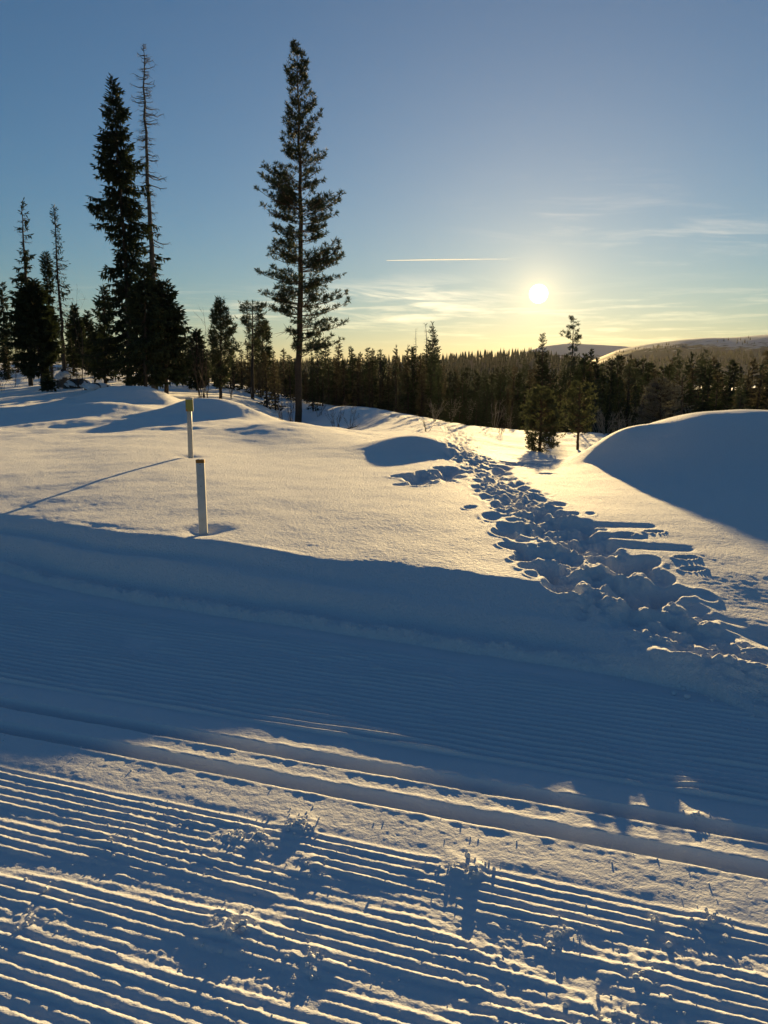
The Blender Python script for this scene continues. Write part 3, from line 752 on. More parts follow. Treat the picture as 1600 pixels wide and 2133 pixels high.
hero('dead_topped_spruce', 'slender nearly bare spruce with hooked right-hand branches', 'spruce', 26.0,
     [(301, 978), (308, 1100), (314, 1250), (322, 1400), (340, 1600), (352, 1800)],
     [(985, 298, 304), (1030, 288, 330), (1090, 296, 335), (1150, 295, 335), (1190, 290, 348), (1270, 300, 352), (1295, 305, 388), (1370, 280, 355), (1430, 312, 375), (1480, 320, 398), (1530, 318, 395), (1600, 320, 390), (1700, 300, 400)],
     0.06, 21, dz=0.12, nb=3, spray=0.13, dens=0.55, up=droop, ragged=0.55, hang=0.6, dead=lambda f: 0.62 if f < 0.9 else 0.25)
hero('spruce_tree', 'short narrow spruce top between the two bare stems at far left', 'spruce', 28.0,
     [(254, 1238), (262, 1350), (268, 1500), (280, 1750), (284, 1880)],
     [(1242, 250, 258), (1290, 228, 285), (1340, 235, 290), (1380, 245, 280), (1450, 235, 300), (1520, 240, 300), (1600, 230, 320), (1700, 220, 330)],
     0.05, 23, dz=0.13, nb=5, spray=0.16, dens=1.0, up=droop, ragged=0.5)
hero('spruce_tree', 'dark bushy spruce with a bare lower stem on the left edge', 'spruce', 22.0,
     [(185, 1390), (195, 1600), (215, 1800), (232, 1900), (240, 2015)],
     [(1395, 178, 192), (1440, 110, 230), (1500, 90, 250), (1560, 75, 270), (1640, 65, 300), (1720, 60, 320), (1790, 70, 320), (1840, 85, 290), (1890, 75, 240), (1920, 110, 190)],
     0.055, 25, dz=0.11, nb=6, spray=0.18, dens=1.25, up=droop, ragged=0.4)
hero('spruce_tree', 'small spruce sprout at the stem foot of the dark bushy one', 'spruce', 21.6,
     [(262, 1920), (264, 2015)], [(1925, 255, 270), (1960, 240, 300), (2000, 238, 320)], 0.02, 26, dz=0.06, nb=5, spray=0.14, up=droop)
hero('spruce_tree', 'thin spruce cut by the left edge of the photo', 'spruce', 34.0,
     [(12, 1412), (20, 1600), (28, 1900)], [(1415, 5, 18), (1480, -8, 35), (1560, -15, 42), (1650, -20, 55), (1750, -20, 60), (1850, -20, 60)], 0.06, 27, dz=0.2, nb=5, spray=0.2, dens=0.8, up=droop, ragged=0.5)
hero('spruce_tree', 'pointed young spruce behind the snowy boulders', 'spruce', 36.0,
     [(415, 1535), (420, 1700), (424, 1900)], [(1540, 410, 420), (1600, 390, 440), (1680, 380, 460), (1780, 365, 480), (1860, 360, 490)], 0.06, 28, dz=0.17, nb=6, spray=0.22, dens=1.1, up=droop)
hero('spruce_tree', 'pale-stemmed young spruce left of the tall pair, farther back', 'spruce', 40.0,
     [(484, 1570), (488, 1700), (490, 1900)], [(1575, 478, 490), (1640, 455, 515), (1720, 445, 530), (1850, 430, 540)], 0.06, 29, dz=0.2, nb=6, spray=0.22, dens=1.0, up=droop)
hero('spruce_tree', 'half hidden spruce between the boulders and the tall pair', 'spruce', 30.0,
     [(545, 1640), (548, 1800), (550, 1930)], [(1645, 540, 550), (1700, 515, 570), (1800, 490, 600), (1880, 480, 610)], 0.05, 30, dz=0.15, nb=6, spray=0.2, dens=1.0, up=droop)
pup = lambda f: 0.45 + 0.6 * max(0, f - 0.5)
hero('pine_tree', 'mid-sized conical pine behind the drift left of the tall pine', 'pine', 24.0,
     [(1226, 1513), (1228, 1700), (1226, 1900), (1225, 2060)],
     [(1520, 1221, 1231), (1560, 1200, 1250), (1600, 1178, 1285), (1650, 1180, 1300), (1700, 1172, 1325), (1740, 1165, 1345), (1800, 1170, 1300), (1860, 1180, 1280), (1920, 1185, 1270), (1990, 1195, 1255)],
     0.05, 33, leafm=PINE, cat='pine tree', dz=0.16, nb=6, spray=0.14, dens=0.8, up=pup, ragged=0.45, tuft_k=7)
hero('pine_tree', 'round-topped pine with a bare leaning stem near the tall pine', 'pine', 30.0,
     [(1402, 1510), (1404, 1600), (1402, 1750), (1400, 1960)],
     [(1512, 1375, 1430), (1535, 1340, 1465), (1570, 1335, 1470), (1610, 1340, 1460), (1640, 1355, 1480), (1670, 1385, 1490), (1720, 1390, 1450), (1780, 1380, 1430)],
     0.07, 34, leafm=PINE, cat='pine tree', dz=0.20, nb=5, spray=0.15, dens=0.55, up=lambda f: 0.25, ragged=0.3, tuft_k=7)
hero('spruce_tree', 'short spruce among bare birch twigs right of the tall pair', 'spruce', 27.0,
     [(1090, 1665), (1094, 1800), (1096, 2000)], [(1670, 1084, 1096), (1720, 1060, 1120), (1800, 1045, 1140), (1900, 1030, 1155), (1970, 1040, 1150)], 0.05, 35, dz=0.15, nb=6, spray=0.19, dens=1.0, up=droop)
hero('pine_tree', 'loose small pine just right of the round-topped pine', 'pine', 34.0,
     [(1455, 1640), (1458, 1750), (1458, 1960)], [(1645, 1440, 1470), (1700, 1425, 1490), (1780, 1420, 1500), (1880, 1430, 1490)], 0.06, 36, leafm=PINE, cat='pine tree', dz=0.2, nb=5, spray=0.2, dens=0.7, up=pup, tuft_k=6)

# trees in front of the forest to the right of the tall pine (full photo pixels)
def hero_px(name, label, style, Y, trunk, prof, tr, seed, leafm=SPRUCE, barkm=BARK, cat='spruce tree', zbase=None, **kw):
    zb = gz(trunk[-1][0], Y) if zbase is None else zbase
    base, tl, rows = px_profile(Y, trunk, prof, zb)
    T, B, Fo = conifer(style, tl, tr, rows, rgen(seed), **kw)
    return plant_tree(name, label, cat, base, T, B, Fo, barkm, leafm)
hero_px('pine_tree', 'small young pine standing alone on the lit snow beside the footpath', 'pine', 21.5,
     [(1128, 808), (1127, 870), (1124, 950)], [(810, 1122, 1134), (825, 1104, 1152), (850, 1094, 1164), (880, 1090, 1166), (900, 1092, 1170), (915, 1100, 1168), (930, 1100, 1160), (940, 1108, 1140)],
     0.04, 41, leafm=PINE_YOUNG, barkm=PINEBARK, cat='pine tree', dz=0.10, nb=6, spray=0.115, dens=0.95, up=lambda f: 0.5, ragged=0.4, tuft_k=10, twig_r=0.004)
hero_px('pine_tree', 'young pine with a bare straight stem next to the big snow mound', 'pine', 24.0,
     [(1208, 795), (1206, 860), (1203, 938)], [(797, 1200, 1216), (812, 1185, 1228), (835, 1178, 1238), (860, 1172, 1240), (880, 1178, 1240), (895, 1185, 1228)],
     0.04, 42, leafm=PINE_YOUNG, barkm=PINEBARK, cat='pine tree', dz=0.11, nb=5, spray=0.12, dens=0.85, up=lambda f: 0.5, ragged=0.4, tuft_k=9)
hero_px('pine_tree', 'squat pale frosted pine behind the crest of the big mound', 'pine', 30.0,
     [(1376, 793), (1376, 850), (1376, 900)], [(795, 1370, 1384), (806, 1350, 1410), (820, 1345, 1412), (840, 1340, 1412), (860, 1330, 1415), (880, 1330, 1420), (895, 1340, 1415)],
     0.05, 43, leafm=FROST, cat='pine tree', dz=0.14, nb=6, spray=0.14, dens=1.0, up=lambda f: 0.25, ragged=0.3, tuft_k=7)
hero_px('spruce_tree', 'thin frosted spruce right beside the squat pale pine', 'spruce', 24.0,
     [(1421, 780), (1421, 850), (1421, 920)], [(783, 1417, 1425), (810, 1408, 1434), (840, 1403, 1438), (870, 1402, 1440), (900, 1400, 1440)], 0.03, 44, leafm=FROST, dz=0.22, nb=5, spray=0.16, dens=0.7, up=droop)
hero_px('spruce_tree', 'leading spruce of the knot of trees right of the tall pine', 'spruce', 80.0,
     [(901, 672), (900, 760), (898, 872)], [(675, 898, 903), (695, 893, 908), (715, 888, 914), (730, 884, 920), (755, 882, 918), (790, 880, 922), (830, 876, 926), (860, 876, 926)], 0.13, 45, dz=0.34, nb=6, spray=0.27, dens=0.8, up=droop, ragged=0.5)
hero_px('dead_tree', 'bare dead stem with a hooked broken tip beside the leading spruce', 'spruce', 81.0,
     [(884, 672), (888, 690), (889, 760), (890, 870)], [(690, 884, 892), (720, 883, 893), (740, 882, 895), (780, 880, 897)], 0.11, 46, barkm=DEADWOOD, cat='dead tree', dz=0.6, nb=3, spray=0.32, dens=0.6, up=droop, dead=lambda f: 0.9)
hero_px('dead_tree', 'thin bare spike left of the hooked dead stem', 'spruce', 82.0,
     [(866, 685), (867, 760), (868, 870)], [(700, 864, 868), (725, 860, 871), (740, 857, 872), (780, 858, 875)], 0.09, 47, barkm=DEADWOOD, cat='dead tree', dz=0.7, nb=3, spray=0.32, dens=0.6, up=droop, dead=lambda f: 0.85)
hero_px('pine_tree', 'tall open-branched pine rising above the forest under the sun', 'pine', 104.0,
     [(1195, 662), (1193, 720), (1190, 780), (1188, 890)], [(664, 1190, 1200), (680, 1182, 1204), (695, 1172, 1208), (703, 1175, 1212), (715, 1182, 1205), (725, 1188, 1200), (760, 1170, 1212), (790, 1165, 1216), (830, 1165, 1220)], 0.20, 48, leafm=PINE, cat='pine tree', dz=0.65, nb=5, spray=0.34, dens=0.6, up=lambda f: 0.2, ragged=0.45, tuft_k=7)
hero_px('spruce_tree', 'slim pointed spruce rising above the forest left of the open pine', 'spruce', 80.0,
     [(1130, 695), (1130, 760), (1128, 885)], [(697, 1127, 1133), (710, 1124, 1137), (716, 1127, 1134), (735, 1121, 1139), (760, 1116, 1143), (800, 1112, 1148), (850, 1108, 1152)], 0.13, 49, dz=0.36, nb=6, spray=0.28, dens=0.7, up=droop)

# forest: individual spruces in six builds, shared meshes
protos = []
for k in range(7):
    rg = rgen(100 + k); H = 7.0; wd_ = [0.75, 0.95, 0.6, 1.05, 0.8, 0.7, 0.85][k]
    zz = np.linspace(0.35, H, 12)
    wv = wd_ * np.clip(1 - zz / H, 0.02, 1)**0.8 * rg.uniform(0.7, 1.15, 12)
    rows = [(a, b, b * rg.uniform(0.8, 1.2)) for a, b in zip(zz, wv)]
    style = 'pine' if k == 3 else 'spruce'
    T, B, Fo = conifer(style, [(0, 0, 0), (rg.normal(0, .05), 0, 3.5), (0, 0, H)], 0.085, rows, rg, dz=0.30 if style == 'spruce' else 0.42, nb=5, spray=0.34 if style == 'spruce' else 0.26, dens=0.42, up=droop if style == 'spruce' else (lambda f: 0.3), limb=False, ragged=0.45, wide=0.34, tuft_k=6)
    lm = PINE if style == 'pine' else (BROWNISH if k in (2, 5) else SPRUCE)
    protos.append((T.build('trunk', BARK), Fo.build('crown', lm, False), style))
nforest = 0
def forest_tree(px, py_top, Y, kind, wide=1.0, label=None, group=None):
    global nforest
    tp = at(px, py_top, Y); zb = float(ground(tp[0], Y)[0]) - 0.05
    h = max(1.2, tp[2] - zb); tm, cm, style = protos[kind]
    e = tag(empty('spruce_tree' if style == 'spruce' else 'pine_tree', (tp[0], Y, zb)), label, 'spruce tree' if style == 'spruce' else 'pine tree', group)
    sc = h / 7.0; wsc = 1.35 * sc * wide * (7.0 / max(h, 3.5))**0.25
    e.scale = (wsc, wsc, sc); e.rotation_euler = (0, 0, rng.uniform(0, 6.28))
    link('trunk', tm, e); link('crown', cm, e); nforest += 1
def skyline(px):
    return np.interp(px, [-40, 150, 420, 470, 560, 640, 700, 740, 760, 800, 850, 930, 980, 1060, 1160, 1230, 1300, 1380, 1450, 1540, 1640],
                    [690, 700, 720, 725, 722, 735, 732, 735, 735, 745, 745, 765, 772, 765, 760, 735, 742, 752, 745, 748, 735])
FL = {'spruce': 'dark slim spruce in the forest edge beyond the lit snow', 'pine': 'loose dark pine in the forest edge beyond the lit snow'}
def row(n, x0, x1, y0, y1, dt, lab, grp, kinds=(0, 1, 2, 4, 5, 6, 3)):
    for i in range(n):
        px = x0 + (x1 - x0) * (i + rng.uniform(0.05, 0.95)) / n
        Y = rng.uniform(y0, y1); k = int(rng.choice(kinds))
        top = skyline(px) + rng.uniform(*dt)
        wv_ = rng.uniform(0.72, 1.3); lb_ = lab[protos[k][2]]
        lb_ = lb_.replace('dark ', 'brownish ').replace('slim ', 'brownish slim ') if k in (2, 5) else lb_
        lb_ = ('broad ' if wv_ > 1.1 else 'narrow ' if wv_ < 0.9 else '') + lb_.replace('slim ', '' if wv_ > 1.1 else 'slim ')
        forest_tree(px, top, Y, k, wv_, lb_ + (', in the rear rows' if (y0 + y1) / 2 > 68 else ', in the front rows'), grp)
L1 = {'spruce': 'dark spruce in the forest behind the big snow mound', 'pine': 'loose pine in the forest behind the big snow mound'}
L2 = {'spruce': 'slim spruce in the hazy forest under the sun', 'pine': 'loose pine in the hazy forest under the sun'}
L3 = {'spruce': 'dark spruce in the wood line right behind the tall pine', 'pine': 'loose pine in the wood line right behind the tall pine'}
L4 = {'spruce': 'spruce standing far back on the left rise', 'pine': 'pine standing far back on the left rise'}
row(34, 1215, 1660, 60, 110, (-14, 30), L1, 'forest behind the big mound')
row(34, 1215, 1660, 42, 60, (5, 60), L1, 'forest behind the big mound')
row(22, 1240, 1660, 30, 42, (50, 115), L1, 'forest behind the big mound')
row(34, 905, 1230, 70, 130, (-5, 25), L2, 'hazy forest under the sun')
row(26, 905, 1230, 48, 70, (5, 60), L2, 'hazy forest under the sun')
row(18, 920, 1235, 33, 45, (50, 100), L2, 'hazy forest under the sun')
row(26, 640, 910, 60, 95, (-26, 25), L3, 'wood line behind the tall pine')
row(28, 560, 910, 54, 68, (8, 50), L3, 'wood line behind the tall pine')
row(22, 400, 640, 62, 85, (-10, 40), L3, 'wood line behind the tall pine')
row(20, -40, 420, 48, 75, (-10, 30), L4, 'trees far back on the left rise')
row(14, 385, 575, 48, 60, (-4, 40), L3, 'wood line behind the tall pine')
row(12, -40, 200, 50, 62, (-5, 35), L4, 'trees far back on the left rise')
print('FOREST', nforest)
# far forest: thousands of small cones, one mass
def cones(name, label, n, fx, fy, hmin, hmax, zfun, m):
    mb = MB(); k = 5
    th = np.arange(k) * 2 * math.pi / k
    X, Y_ = fx(n), fy(n)
    X, Y_ = Y_ * np.tan(X), Y_
    Z = zfun(X, Y_); Hh = rng.uniform(hmin, hmax, n); W = Hh * rng.uniform(0.12, 0.2, n)
    ring = np.stack([np.cos(th), np.sin(th), np.full(k, 0.08)], 1)
    V1 = np.stack([X, Y_, Z], 1)[:, None, :] + ring[None] * np.stack([W, W, Hh], 1)[:, None, :]
    V2 = np.stack([X, Y_, Z + Hh], 1)[:, None, :]
    V = np.concatenate([V1, V2], 1).reshape(-1, 3); i = np.arange(n)[:, None] * (k + 1)
    F = np.concatenate([np.concatenate([i + j, i + (j + 1) % k, i + k], 1) for j in range(k)])
    mb.add(V, F); o = link(name, mb.build(name, m, False)); tag(o, label, 'forest', kind='stuff')
cones('forest', 'far valley forest reaching to the foot of the hills', 7000, lambda n: rng.uniform(-R(48), R(48), n), lambda n: rng.uniform(110, 560, n), 4, 8, lambda X, Y_: ground(X, Y_) - np.where(ground(X, Y_) > -3.0, 30, 0), SPRUCE)
def on_grid(h):
    gx, gy, gz_ = h
    def pick(n, lo, hi):
        i = rng.integers(0, gx.shape[0] - 14, n); lim = lo + (hi - lo) * rng.random(n)
        i = (lim * (gx.shape[0] - 14)).astype(int); j = rng.integers(0, gx.shape[1], n)
        return gx[i, j], gy[i, j], gz_[i, j]
    return pick
def hill_trees(name, label, h, n, lo, hi, hmin, hmax, thr):
    X, Y_, Z = on_grid(h)(n, lo, hi)
    kp = fbm(X / 130, Y_ / 130, 3, 401) + 0.5 > thr + 0 * X
    X, Y_, Z = X[kp] + rng.normal(0, 4, kp.sum()), Y_[kp], Z[kp]
    nn = len(X); it = iter([0])
    cones(name, label, nn, lambda n_: np.arctan2(X, Y_), lambda n_: Y_, hmin, hmax, lambda a, b: Z, SPRUCE)
hill_trees('forest', 'trees covering the low wooded ridge', h1, 7000, 0.2, 1.0, 6, 10, 0.0)
hill_trees('forest', 'scattered trees on the lower slope of the broad fell', h2, 4500, 0.0, 0.55, 7, 13, 0.35)
hill_trees('forest', 'last sparse trees high on the broad fell', h2, 900, 0.5, 0.8, 6, 9, 0.6)

# bare shrubs
def shrub(px, py, Y, h, spread, n, label, group, m=TWIG, seed=0, sub=3, name='birch_shrub', cat='shrub'):
    rg = rgen(500 + seed); mb = MB(); b = at(px, py, Y); b[2] = float(ground(b[0], Y)[0]) - 0.03
    for i in range(n):
        a = rg.uniform(0, 6.28); ln = h * rg.uniform(0.55, 1.0); ls = rg.uniform(0.1, 1) * spread
        e = np.array([math.cos(a) * ls, math.sin(a) * ls, ln]); o = np.array([math.cos(a), math.sin(a), 0]) * rg.uniform(0, 0.1)
        t = np.linspace(0, 1, 5)[:, None]; Q = o + e * t; Q[:, 0] += rg.normal(0, 0.02 * h, 5); Q[:, 1] += rg.normal(0, 0.02 * h, 5); Q[:, :2] += (e[:2] * (t**1.6 - t)) * 0.5
        r0 = 0.006 + 0.005 * ln * rg.uniform(0.6, 1.3)
        mb.tube(Q, np.linspace(r0, 0.003, 5), 3, False)
        for j in range(sub * 2):
            f = rg.uniform(0.25, 0.95); c = np.array([np.interp(f, t[:, 0], Q[:, k]) for k in range(3)])
            d = norm(e + rg.normal(0, 0.5 * np.linalg.norm(e), 3)); l2 = ln * rg.uniform(0.12, 0.4) * (1.1 - f * 0.6)
            mb.tube([c, c + d * l2 * 0.6, c + d * l2 + np.array([0, 0, 0.05 * l2])], [0.0045, 0.0035, 0.002], 3, False)
            for q in range(sub):
                c3 = c + d * l2 * rg.uniform(0.3, 0.9); mb.tube([c3, c3 + norm(d + rg.normal(0, 0.6, 3)) * l2 * 0.4], [0.003, 0.002], 3, False)
    o = link(name, mb.build(name, m), loc=tuple(b)); tag(o, label, cat, group); return o
SHR = [(585, 870, 20, 1.1, 0.35, 6, 'bare birch shrub just left of the tall pine stem'), (605, 880, 19.5, 1.2, 0.3, 6, 'forked birch shrub leaning against the foot of the tall pine'),
       (665, 860, 24, 1.0, 0.5, 7, 'bare birch shrub behind the tall pine on its right'), (700, 893, 17.5, 0.75, 0.35, 8, 'low twiggy shrub in the hollow right of the tall pine'),
       (730, 888, 19, 0.7, 0.3, 6, 'small bare shrub at the right end of the hollow'), (545, 850, 26, 1.3, 0.5, 6, 'thin birch shrub on the slope left of the tall pine'),
       (640, 845, 30, 1.7, 0.8, 8, 'wide bare birch thicket behind the tall pine stem'), (700, 840, 32, 1.8, 0.8, 8, 'wide bare birch thicket right of the tall pine, farther back'),
       (770, 850, 33, 1.6, 0.7, 7, 'bare birch thicket at the wood edge right of the tall pine'), (430, 830, 23, 2.4, 0.6, 6, 'tall thin birch at the foot of the broad spruce'),
       (415, 800, 25, 3.0, 0.7, 6, 'tall fine birch with upright twigs right of the tall pair'), (480, 822, 28, 1.4, 0.5, 5, 'thin birch shrub behind the left drift'),
       (175, 770, 30, 3.6, 0.3, 3, 'single thin bare birch left of the tall pair'), (160, 800, 24, 1.0, 0.7, 8, 'bare tangle of twigs among the snowy boulders'),
       (110, 790, 25, 1.1, 0.6, 7, 'bare twigs under the dark bushy spruce'), (5, 790, 24, 0.9, 0.5, 7, 'bare shrub at the left edge of the photo'), (30, 800, 26, 0.7, 0.5, 5, 'low twigs left of the bushy spruce stem')]
for i, a in enumerate(SHR):
    ls = 1.6 if a[0] < 500 else 2.1
    shrub(a[0], a[1], a[2] * ls, a[3] * ls, a[4] * ls, a[5], a[6], None, TWIG, i)
SHF = [(1262, 885, 24, 1.0, 0.6, 12, 'glowing pale shrub left end of the thicket by the mound'), (1285, 888, 22, 0.8, 0.6, 12, 'glowing pale shrub in the middle of the thicket by the mound'), (1308, 890, 23, 0.9, 0.5, 10, 'glowing pale shrub at the right end of the thicket by the mound'),
       (1250, 860, 30, 1.4, 0.7, 9, 'taller pale birch behind the glowing thicket'), (905, 868, 30, 0.9, 0.6, 10, 'pale shrub at the forest edge above the path end'), (975, 868, 31, 1.2, 0.6, 9, 'pale birch shrub right of the path end'),
       (1030, 878, 27, 1.2, 0.3, 5, 'thin pale birch on the lit snow left of the small pine'), (1060, 872, 30, 1.2, 0.7, 10, 'pale shrub behind the small young pine'), (940, 862, 33, 1.2, 0.6, 8, 'pale shrub behind the top of the footpath'),
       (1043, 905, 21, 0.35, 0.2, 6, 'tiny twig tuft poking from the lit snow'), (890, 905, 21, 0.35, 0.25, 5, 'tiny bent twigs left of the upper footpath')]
for i, a in enumerate(SHF): shrub(a[0], a[1], a[2] * 1.3, a[3] * 1.3, a[4] * 1.3, a[5], a[6], None, TWIG_PALE if i < 9 else TWIG, 40 + i)
# fallen branch in the hollow
mb = MB(); b = at(735, 890, 38); b[2] = float(ground(b[0], b[1])[0])
mb.tube([(-0.35, 0, 0.02), (-0.1, 0.05, 0.08), (0.2, 0, 0.16), (0.38, 0, 0.30)], [0.02, 0.03, 0.02, 0.008], 5)
for q in [(-0.1, 0.06), (0.1, 0.12), (0.2, 0.15)]: mb.tube([(q[0], 0, q[1]), (q[0] - 0.15, 0.1, q[1] + 0.16)], [0.01, 0.004], 3)
tag(link('fallen_branch', mb.build('fallen_branch', BARK), loc=tuple(b)), 'dark fallen branch sticking out of the snowy hollow', 'branch')

# boulders with snow caps on the left rise
def boulder(px, py, Y, rx, rz, label, seed, full=True):
    c = at(px, py, Y); c[2] = float(ground(c[0], Y)[0]) + rz * 0.35; rg = rgen(seed)
    def blob(r0, sx, sy, sz, up, amp, sd_):
        import bmesh
        bm = bmesh.new(); bmesh.ops.create_icosphere(bm, subdivisions=4, radius=1)
        V = np.array([v.co[:] for v in bm.verts]); F = np.array([[v.index for v in f.verts] for f in bm.faces]); bm.free()
        n = fbm(V[:, 0] * 1.3 + V[:, 2], V[:, 1] * 1.3 - V[:, 2] * 0.7, 4, sd_)
        V = V * (1 + amp * n)[:, None]; return V * np.array([sx, sy, sz]) + np.array([0, 0, up]), F
    V, F = blob(1, rx, rx * 0.8, rz, rz * 0.3, 0.5, seed)
    o = tag(link('boulder', mesh_np('boulder', V, F, ROCK, False), loc=(c[0], c[1], c[2] - rz * 0.5)), label, 'boulder')
    if True:
        V, F = blob(1, rx * 1.12, rx * 0.98, rz * 0.75, rz * 0.55, 0.5, seed + 1) if full else blob(1, rx * 0.95, rx * 0.85, rz * 0.3, rz * 0.95, 0.7, seed + 1)
        link('snow_cap', mesh_np('snow_cap', V, F, SNOW), o)
boulder(133, 778, 40, 0.36, 0.75, 'dark upright boulder with a snow cap between the left trees', 601, False)
boulder(160, 782, 39, 0.62, 0.40, 'snow covered rock right of the dark upright boulder', 602)
boulder(108, 777, 42, 0.55, 0.32, 'low snow covered rock left of the dark upright boulder', 603)
boulder(200, 789, 37, 0.55, 0.30, 'snow covered rock at the foot of the tall spruce pair', 604)

# ------------------------------------------------------------------ marker posts
import bmesh
def box(sx, sy, sz, z0, bev, cx=0, cy=0):
    bm = bmesh.new(); bmesh.ops.create_cube(bm, size=1)
    for v in bm.verts: v.co = (v.co.x * sx + cx, v.co.y * sy + cy, (v.co.z + 0.5) * sz + z0)
    if bev: bmesh.ops.bevel(bm, geom=bm.edges[:], offset=bev, segments=2, affect='EDGES', profile=0.7)
    return bm
def bm_obj(name, bm, m, parent, smooth=False):
    me = bpy.data.meshes.new(name); bm.to_mesh(me); bm.free(); me.materials.append(m)
    for p in me.polygons: p.use_smooth = smooth
    return link(name, me, parent)
WHITE = simple('weathered_white_paint', (0.55, 0.53, 0.49), 0.6, 14, 0.32, 0.0015)
ORANGE = simple('orange_band', (0.42, 0.17, 0.03), 0.6, 40, 0.35)
STEEL = simple('grey_pole', (0.42, 0.41, 0.39), 0.5, 25, 0.2)
PLATE = simple('yellow_green_plate', (0.24, 0.23, 0.06), 0.5, 30, 0.2)
DARK = simple('dark_metal', (0.03, 0.03, 0.03), 0.5)
RED = simple('red_mark', (0.4, 0.04, 0.03), 0.5)
YP = POST[1]; zb = at(425, 1106, YP)[2]; hp = at(425, 958, YP)[2] - zb; wp = 17.0 / FPX * math.hypot(YP, 1)
e = tag(empty('marker_post', (at(424, 1106, YP)[0], YP, zb)), 'short white square post with an orange band on top, nearer to the trail', 'marker post')
e.rotation_euler = (0, 0, R(3))
bm_obj('post', box(wp, wp * 0.55, hp + 0.25 - 0.025, -0.25, 0.003), WHITE, e)
bm_obj('top_band', box(wp + 0.002, wp * 0.55 + 0.002, 0.028, hp - 0.025, 0.003), ORANGE, e)
for zz in (hp - 0.036, hp * 0.64):
    bm = bmesh.new(); bmesh.ops.create_uvsphere(bm, u_segments=8, v_segments=5, radius=0.004)
    for v in bm.verts: v.co = (v.co.x, v.co.y * 0.6 - wp * 0.275, v.co.z + zz)
    bm_obj('nail', bm, DARK, e, True)
for k, xx in enumerate((-0.012, 0.014)):
    bm = bmesh.new(); bmesh.ops.create_icosphere(bm, subdivisions=2, radius=0.007)
    for v in bm.verts: v.co = (v.co.x + xx, v.co.y, v.co.z * 0.7 + hp + 0.004)
    bm_obj('snow_crumb', bm, SNOW, e, True)
YP = POLE[1]; b0 = at(397.5, 953, YP); t0 = at(393.5, 829, YP); hl = t0[2] - b0[2]; rp = 5.2 / FPX * YP
e = tag(empty('marker_pole', tuple(b0)), 'round grey pole with a small yellow-green plate, standing farther back', 'marker pole')
lean = t0[0] - b0[0]
mb = MB(); P = np.array([[lean * f, 0, hl * f] for f in (-0.3, 0, 0.5, 0.975)]); mb.tube(P, [rp, rp, rp * 0.97, rp * 0.94], 14)
link('pole', mb.build('pole', STEEL), e)
mb = MB(); mb.tube([(lean, 0, hl * 0.976), (lean, 0, hl * 1.0), (lean, 0, hl * 1.012)], [rp * 1.15, rp * 1.12, rp * 0.5], 14); link('pole_cap', mb.build('pole_cap', STEEL), e)
pw, ph = 15.5 / FPX * YP, 24.0 / FPX * YP; pxo = lean + 2.0 / FPX * YP
bm_obj('plate', box(pw, 0.012, ph, hl - 27 / FPX * YP, 0.002, pxo, -rp - 0.008), PLATE, e)
bm_obj('plate_frame', box(pw, 0.014, ph * 0.16, hl - 27 / FPX * YP + ph + 0.001, 0.002, pxo, -rp - 0.008), STEEL, e)
bm_obj('red_mark', box(pw * 0.14, 0.004, pw * 0.16, hl - 25.5 / FPX * YP, 0, pxo - pw * 0.36, -rp - 0.0155), RED, e)

# ------------------------------------------------------------------ loose snow on the trail
def ico(sub):
    bm = bmesh.new(); bmesh.ops.create_icosphere(bm, subdivisions=sub, radius=1)
    V = np.array([v.co[:] for v in bm.verts]); F = np.array([[v.index for v in f.verts] for f in bm.faces]); bm.free(); return V, F
I1, I2 = ico(1), ico(2)
mb = MB()
def crumb(x, y, r, z=None):
    V, F = I1
    zz = float(trail_h(np.array([x]), np.array([y]))[0]) if z is None else z
    mb.add(V * r * rng.uniform(0.75, 1.2, 3) * (1 + rng.normal(0, 0.12, (len(V), 1))) + np.array([x, y, zz + r * 0.45]), F)
pts = []
for (cx, cy, rr, hh) in KICKS:
    n = int(14 + 900 * hh)
    for i in range(n):
        a = rng.uniform(0, 6.28); d = abs(rng.normal(0, 1.1)) * rr
        pts.append((cx + math.cos(a) * d, cy + math.sin(a) * d, float(np.clip(rng.lognormal(-5.6, 0.42), 0.002, 0.010))))
for i in range(900):
    s = rng.uniform(-0.9, 3.0); t = rng.uniform(1.1, 2.5); x = s * AX + t * NX; y = s * AY + t * NY
    if pn(np.array([s * 1.6]), np.array([t * 3.4]), 170)[0] > rng.uniform(-0.3, 0.4):
        pts.append((x, y, float(np.clip(rng.lognormal(-6.0, 0.35), 0.002, 0.006))))
for i in range(140):
    f = rng.random(); p0 = PATH[0] * (1 - f) + PATH[4] * f
    g = (p0[0] + rng.normal(0, 0.3), p0[1] + rng.normal(0, 0.25)); s, t = st(*g)
    if t < edge_t(s) - 0.02: pts.append((g[0], g[1], float(np.clip(rng.lognormal(-4.7, 0.5), 0.004, 0.03))))
arr = np.array(pts); hz = trail_h(arr[:, 0], arr[:, 1])
for (x, y, r), z in zip(pts, hz): crumb(x, y, r, z)
tag(link('snow_crumbs', mb.build('snow_crumbs', SNOW_TRAIL)), 'loose snow crumbs strewn over the corduroy', 'snow crumbs', kind='stuff')
def clump(px, py, size, n, label, seed):
    g = gpt(px, py); rg = rgen(seed); m_ = MB(); z = float(trail_h(np.array([g[0]]), np.array([g[1]]))[0])
    for i in range(n):
        V, F = I2; r = size * rg.uniform(0.25, 0.55)
        c = rg.normal(0, size * 0.5, 3); c[2] = abs(c[2]) * 0.28
        nn = fbm(V[:, 0] * 2 + i, V[:, 1] * 2 + V[:, 2], 2, seed + i)
        m_.add(V * (1 + 0.35 * nn)[:, None] * r * rg.uniform(0.75, 1.15, 3) + c, F)
    tag(link('snow_clump', m_.build('snow_clump', SNOW_TRAIL), loc=(g[0], g[1], z)), label, 'snow clump')
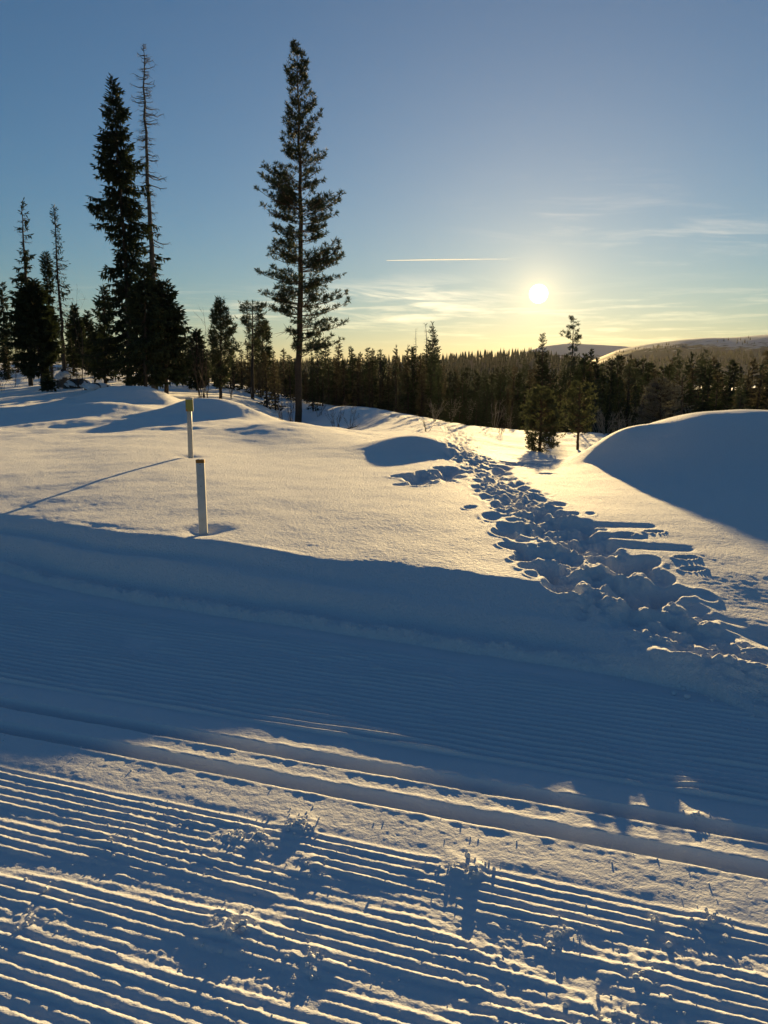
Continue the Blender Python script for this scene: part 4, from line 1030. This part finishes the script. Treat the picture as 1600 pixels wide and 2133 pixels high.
clump(988, 1822, 0.021, 10, 'largest broken snow clump on the ridged trail, by a boot hole', 701)
clump(620, 1722, 0.024, 12, 'flat crumbled snow clump on the smooth strip left of centre', 702)
clump(540, 1742, 0.020, 9, 'loose snow clump on the first ridges left of the flat one', 703)
clump(1448, 1703, 0.014, 4, 'small snow lump beside the far track groove', 704)
clump(505, 1937, 0.016, 8, 'crumbled snow clump low in the ridges left of centre', 705)
clump(1365, 1920, 0.016, 6, 'snow lump kicked onto the ridges at right', 706)

# contrail: a thin cloud streak, lit through from behind
CT = None
m, b, p = mat('contrail_ice')
t = b.new('ShaderNodeBsdfTranslucent'); t.inputs[0].default_value = (0.9, 0.9, 0.9, 1)
tr = b.new('ShaderNodeBsdfTransparent'); mx = b.new('ShaderNodeMixShader')
tc = b.new('ShaderNodeTexCoord'); sp = b.new('ShaderNodeSeparateXYZ'); b.put(sp.inputs[0], tc.outputs['Generated'])
b.put(mx.inputs[0], b.ramp(sp.outputs[0], 0.25, 1.0, 0.28, 0.0))
out = [x for x in m.node_tree.nodes if x.type == 'OUTPUT_MATERIAL'][0]
b.nt.links.new(t.outputs[0], mx.inputs[1]) if False else None
b.nt.links.new(tr.outputs[0], mx.inputs[1]); b.nt.links.new(t.outputs[0], mx.inputs[2]); b.nt.links.new(mx.outputs[0], out.inputs[0])
mb = MB(); P = np.array([at(805, 542.5, 20000), at(880, 541.5, 20000), at(960, 540.5, 20000), at(1110, 539, 20000)])
mb.tube(P, [6, 12, 14, 15], 8)
tag(link('contrail', mb.build('contrail', m)), 'thin white aircraft contrail left of the sun', 'contrail')

# ------------------------------------------------------------------ haze
m = bpy.data.materials.new('haze'); m.use_nodes = True; nt = m.node_tree; nt.nodes.clear()
v = nt.nodes.new('ShaderNodeVolumePrincipled'); v.inputs['Color'].default_value = (0.95, 0.95, 0.95, 1); v.inputs['Density'].default_value = 0.000018; v.inputs['Anisotropy'].default_value = 0.5
o_ = nt.nodes.new('ShaderNodeOutputMaterial'); nt.links.new(v.outputs[0], o_.inputs['Volume'])
bm = bmesh.new(); bmesh.ops.create_cube(bm, size=1)
for q in bm.verts: q.co = (q.co.x * 7200, q.co.y * 7200, -30 + (q.co.z + 0.5) * 175)
hz = bm_obj('haze', bm, m, None); tag(hz, 'thin cold haze over the valley', 'haze', kind='stuff')
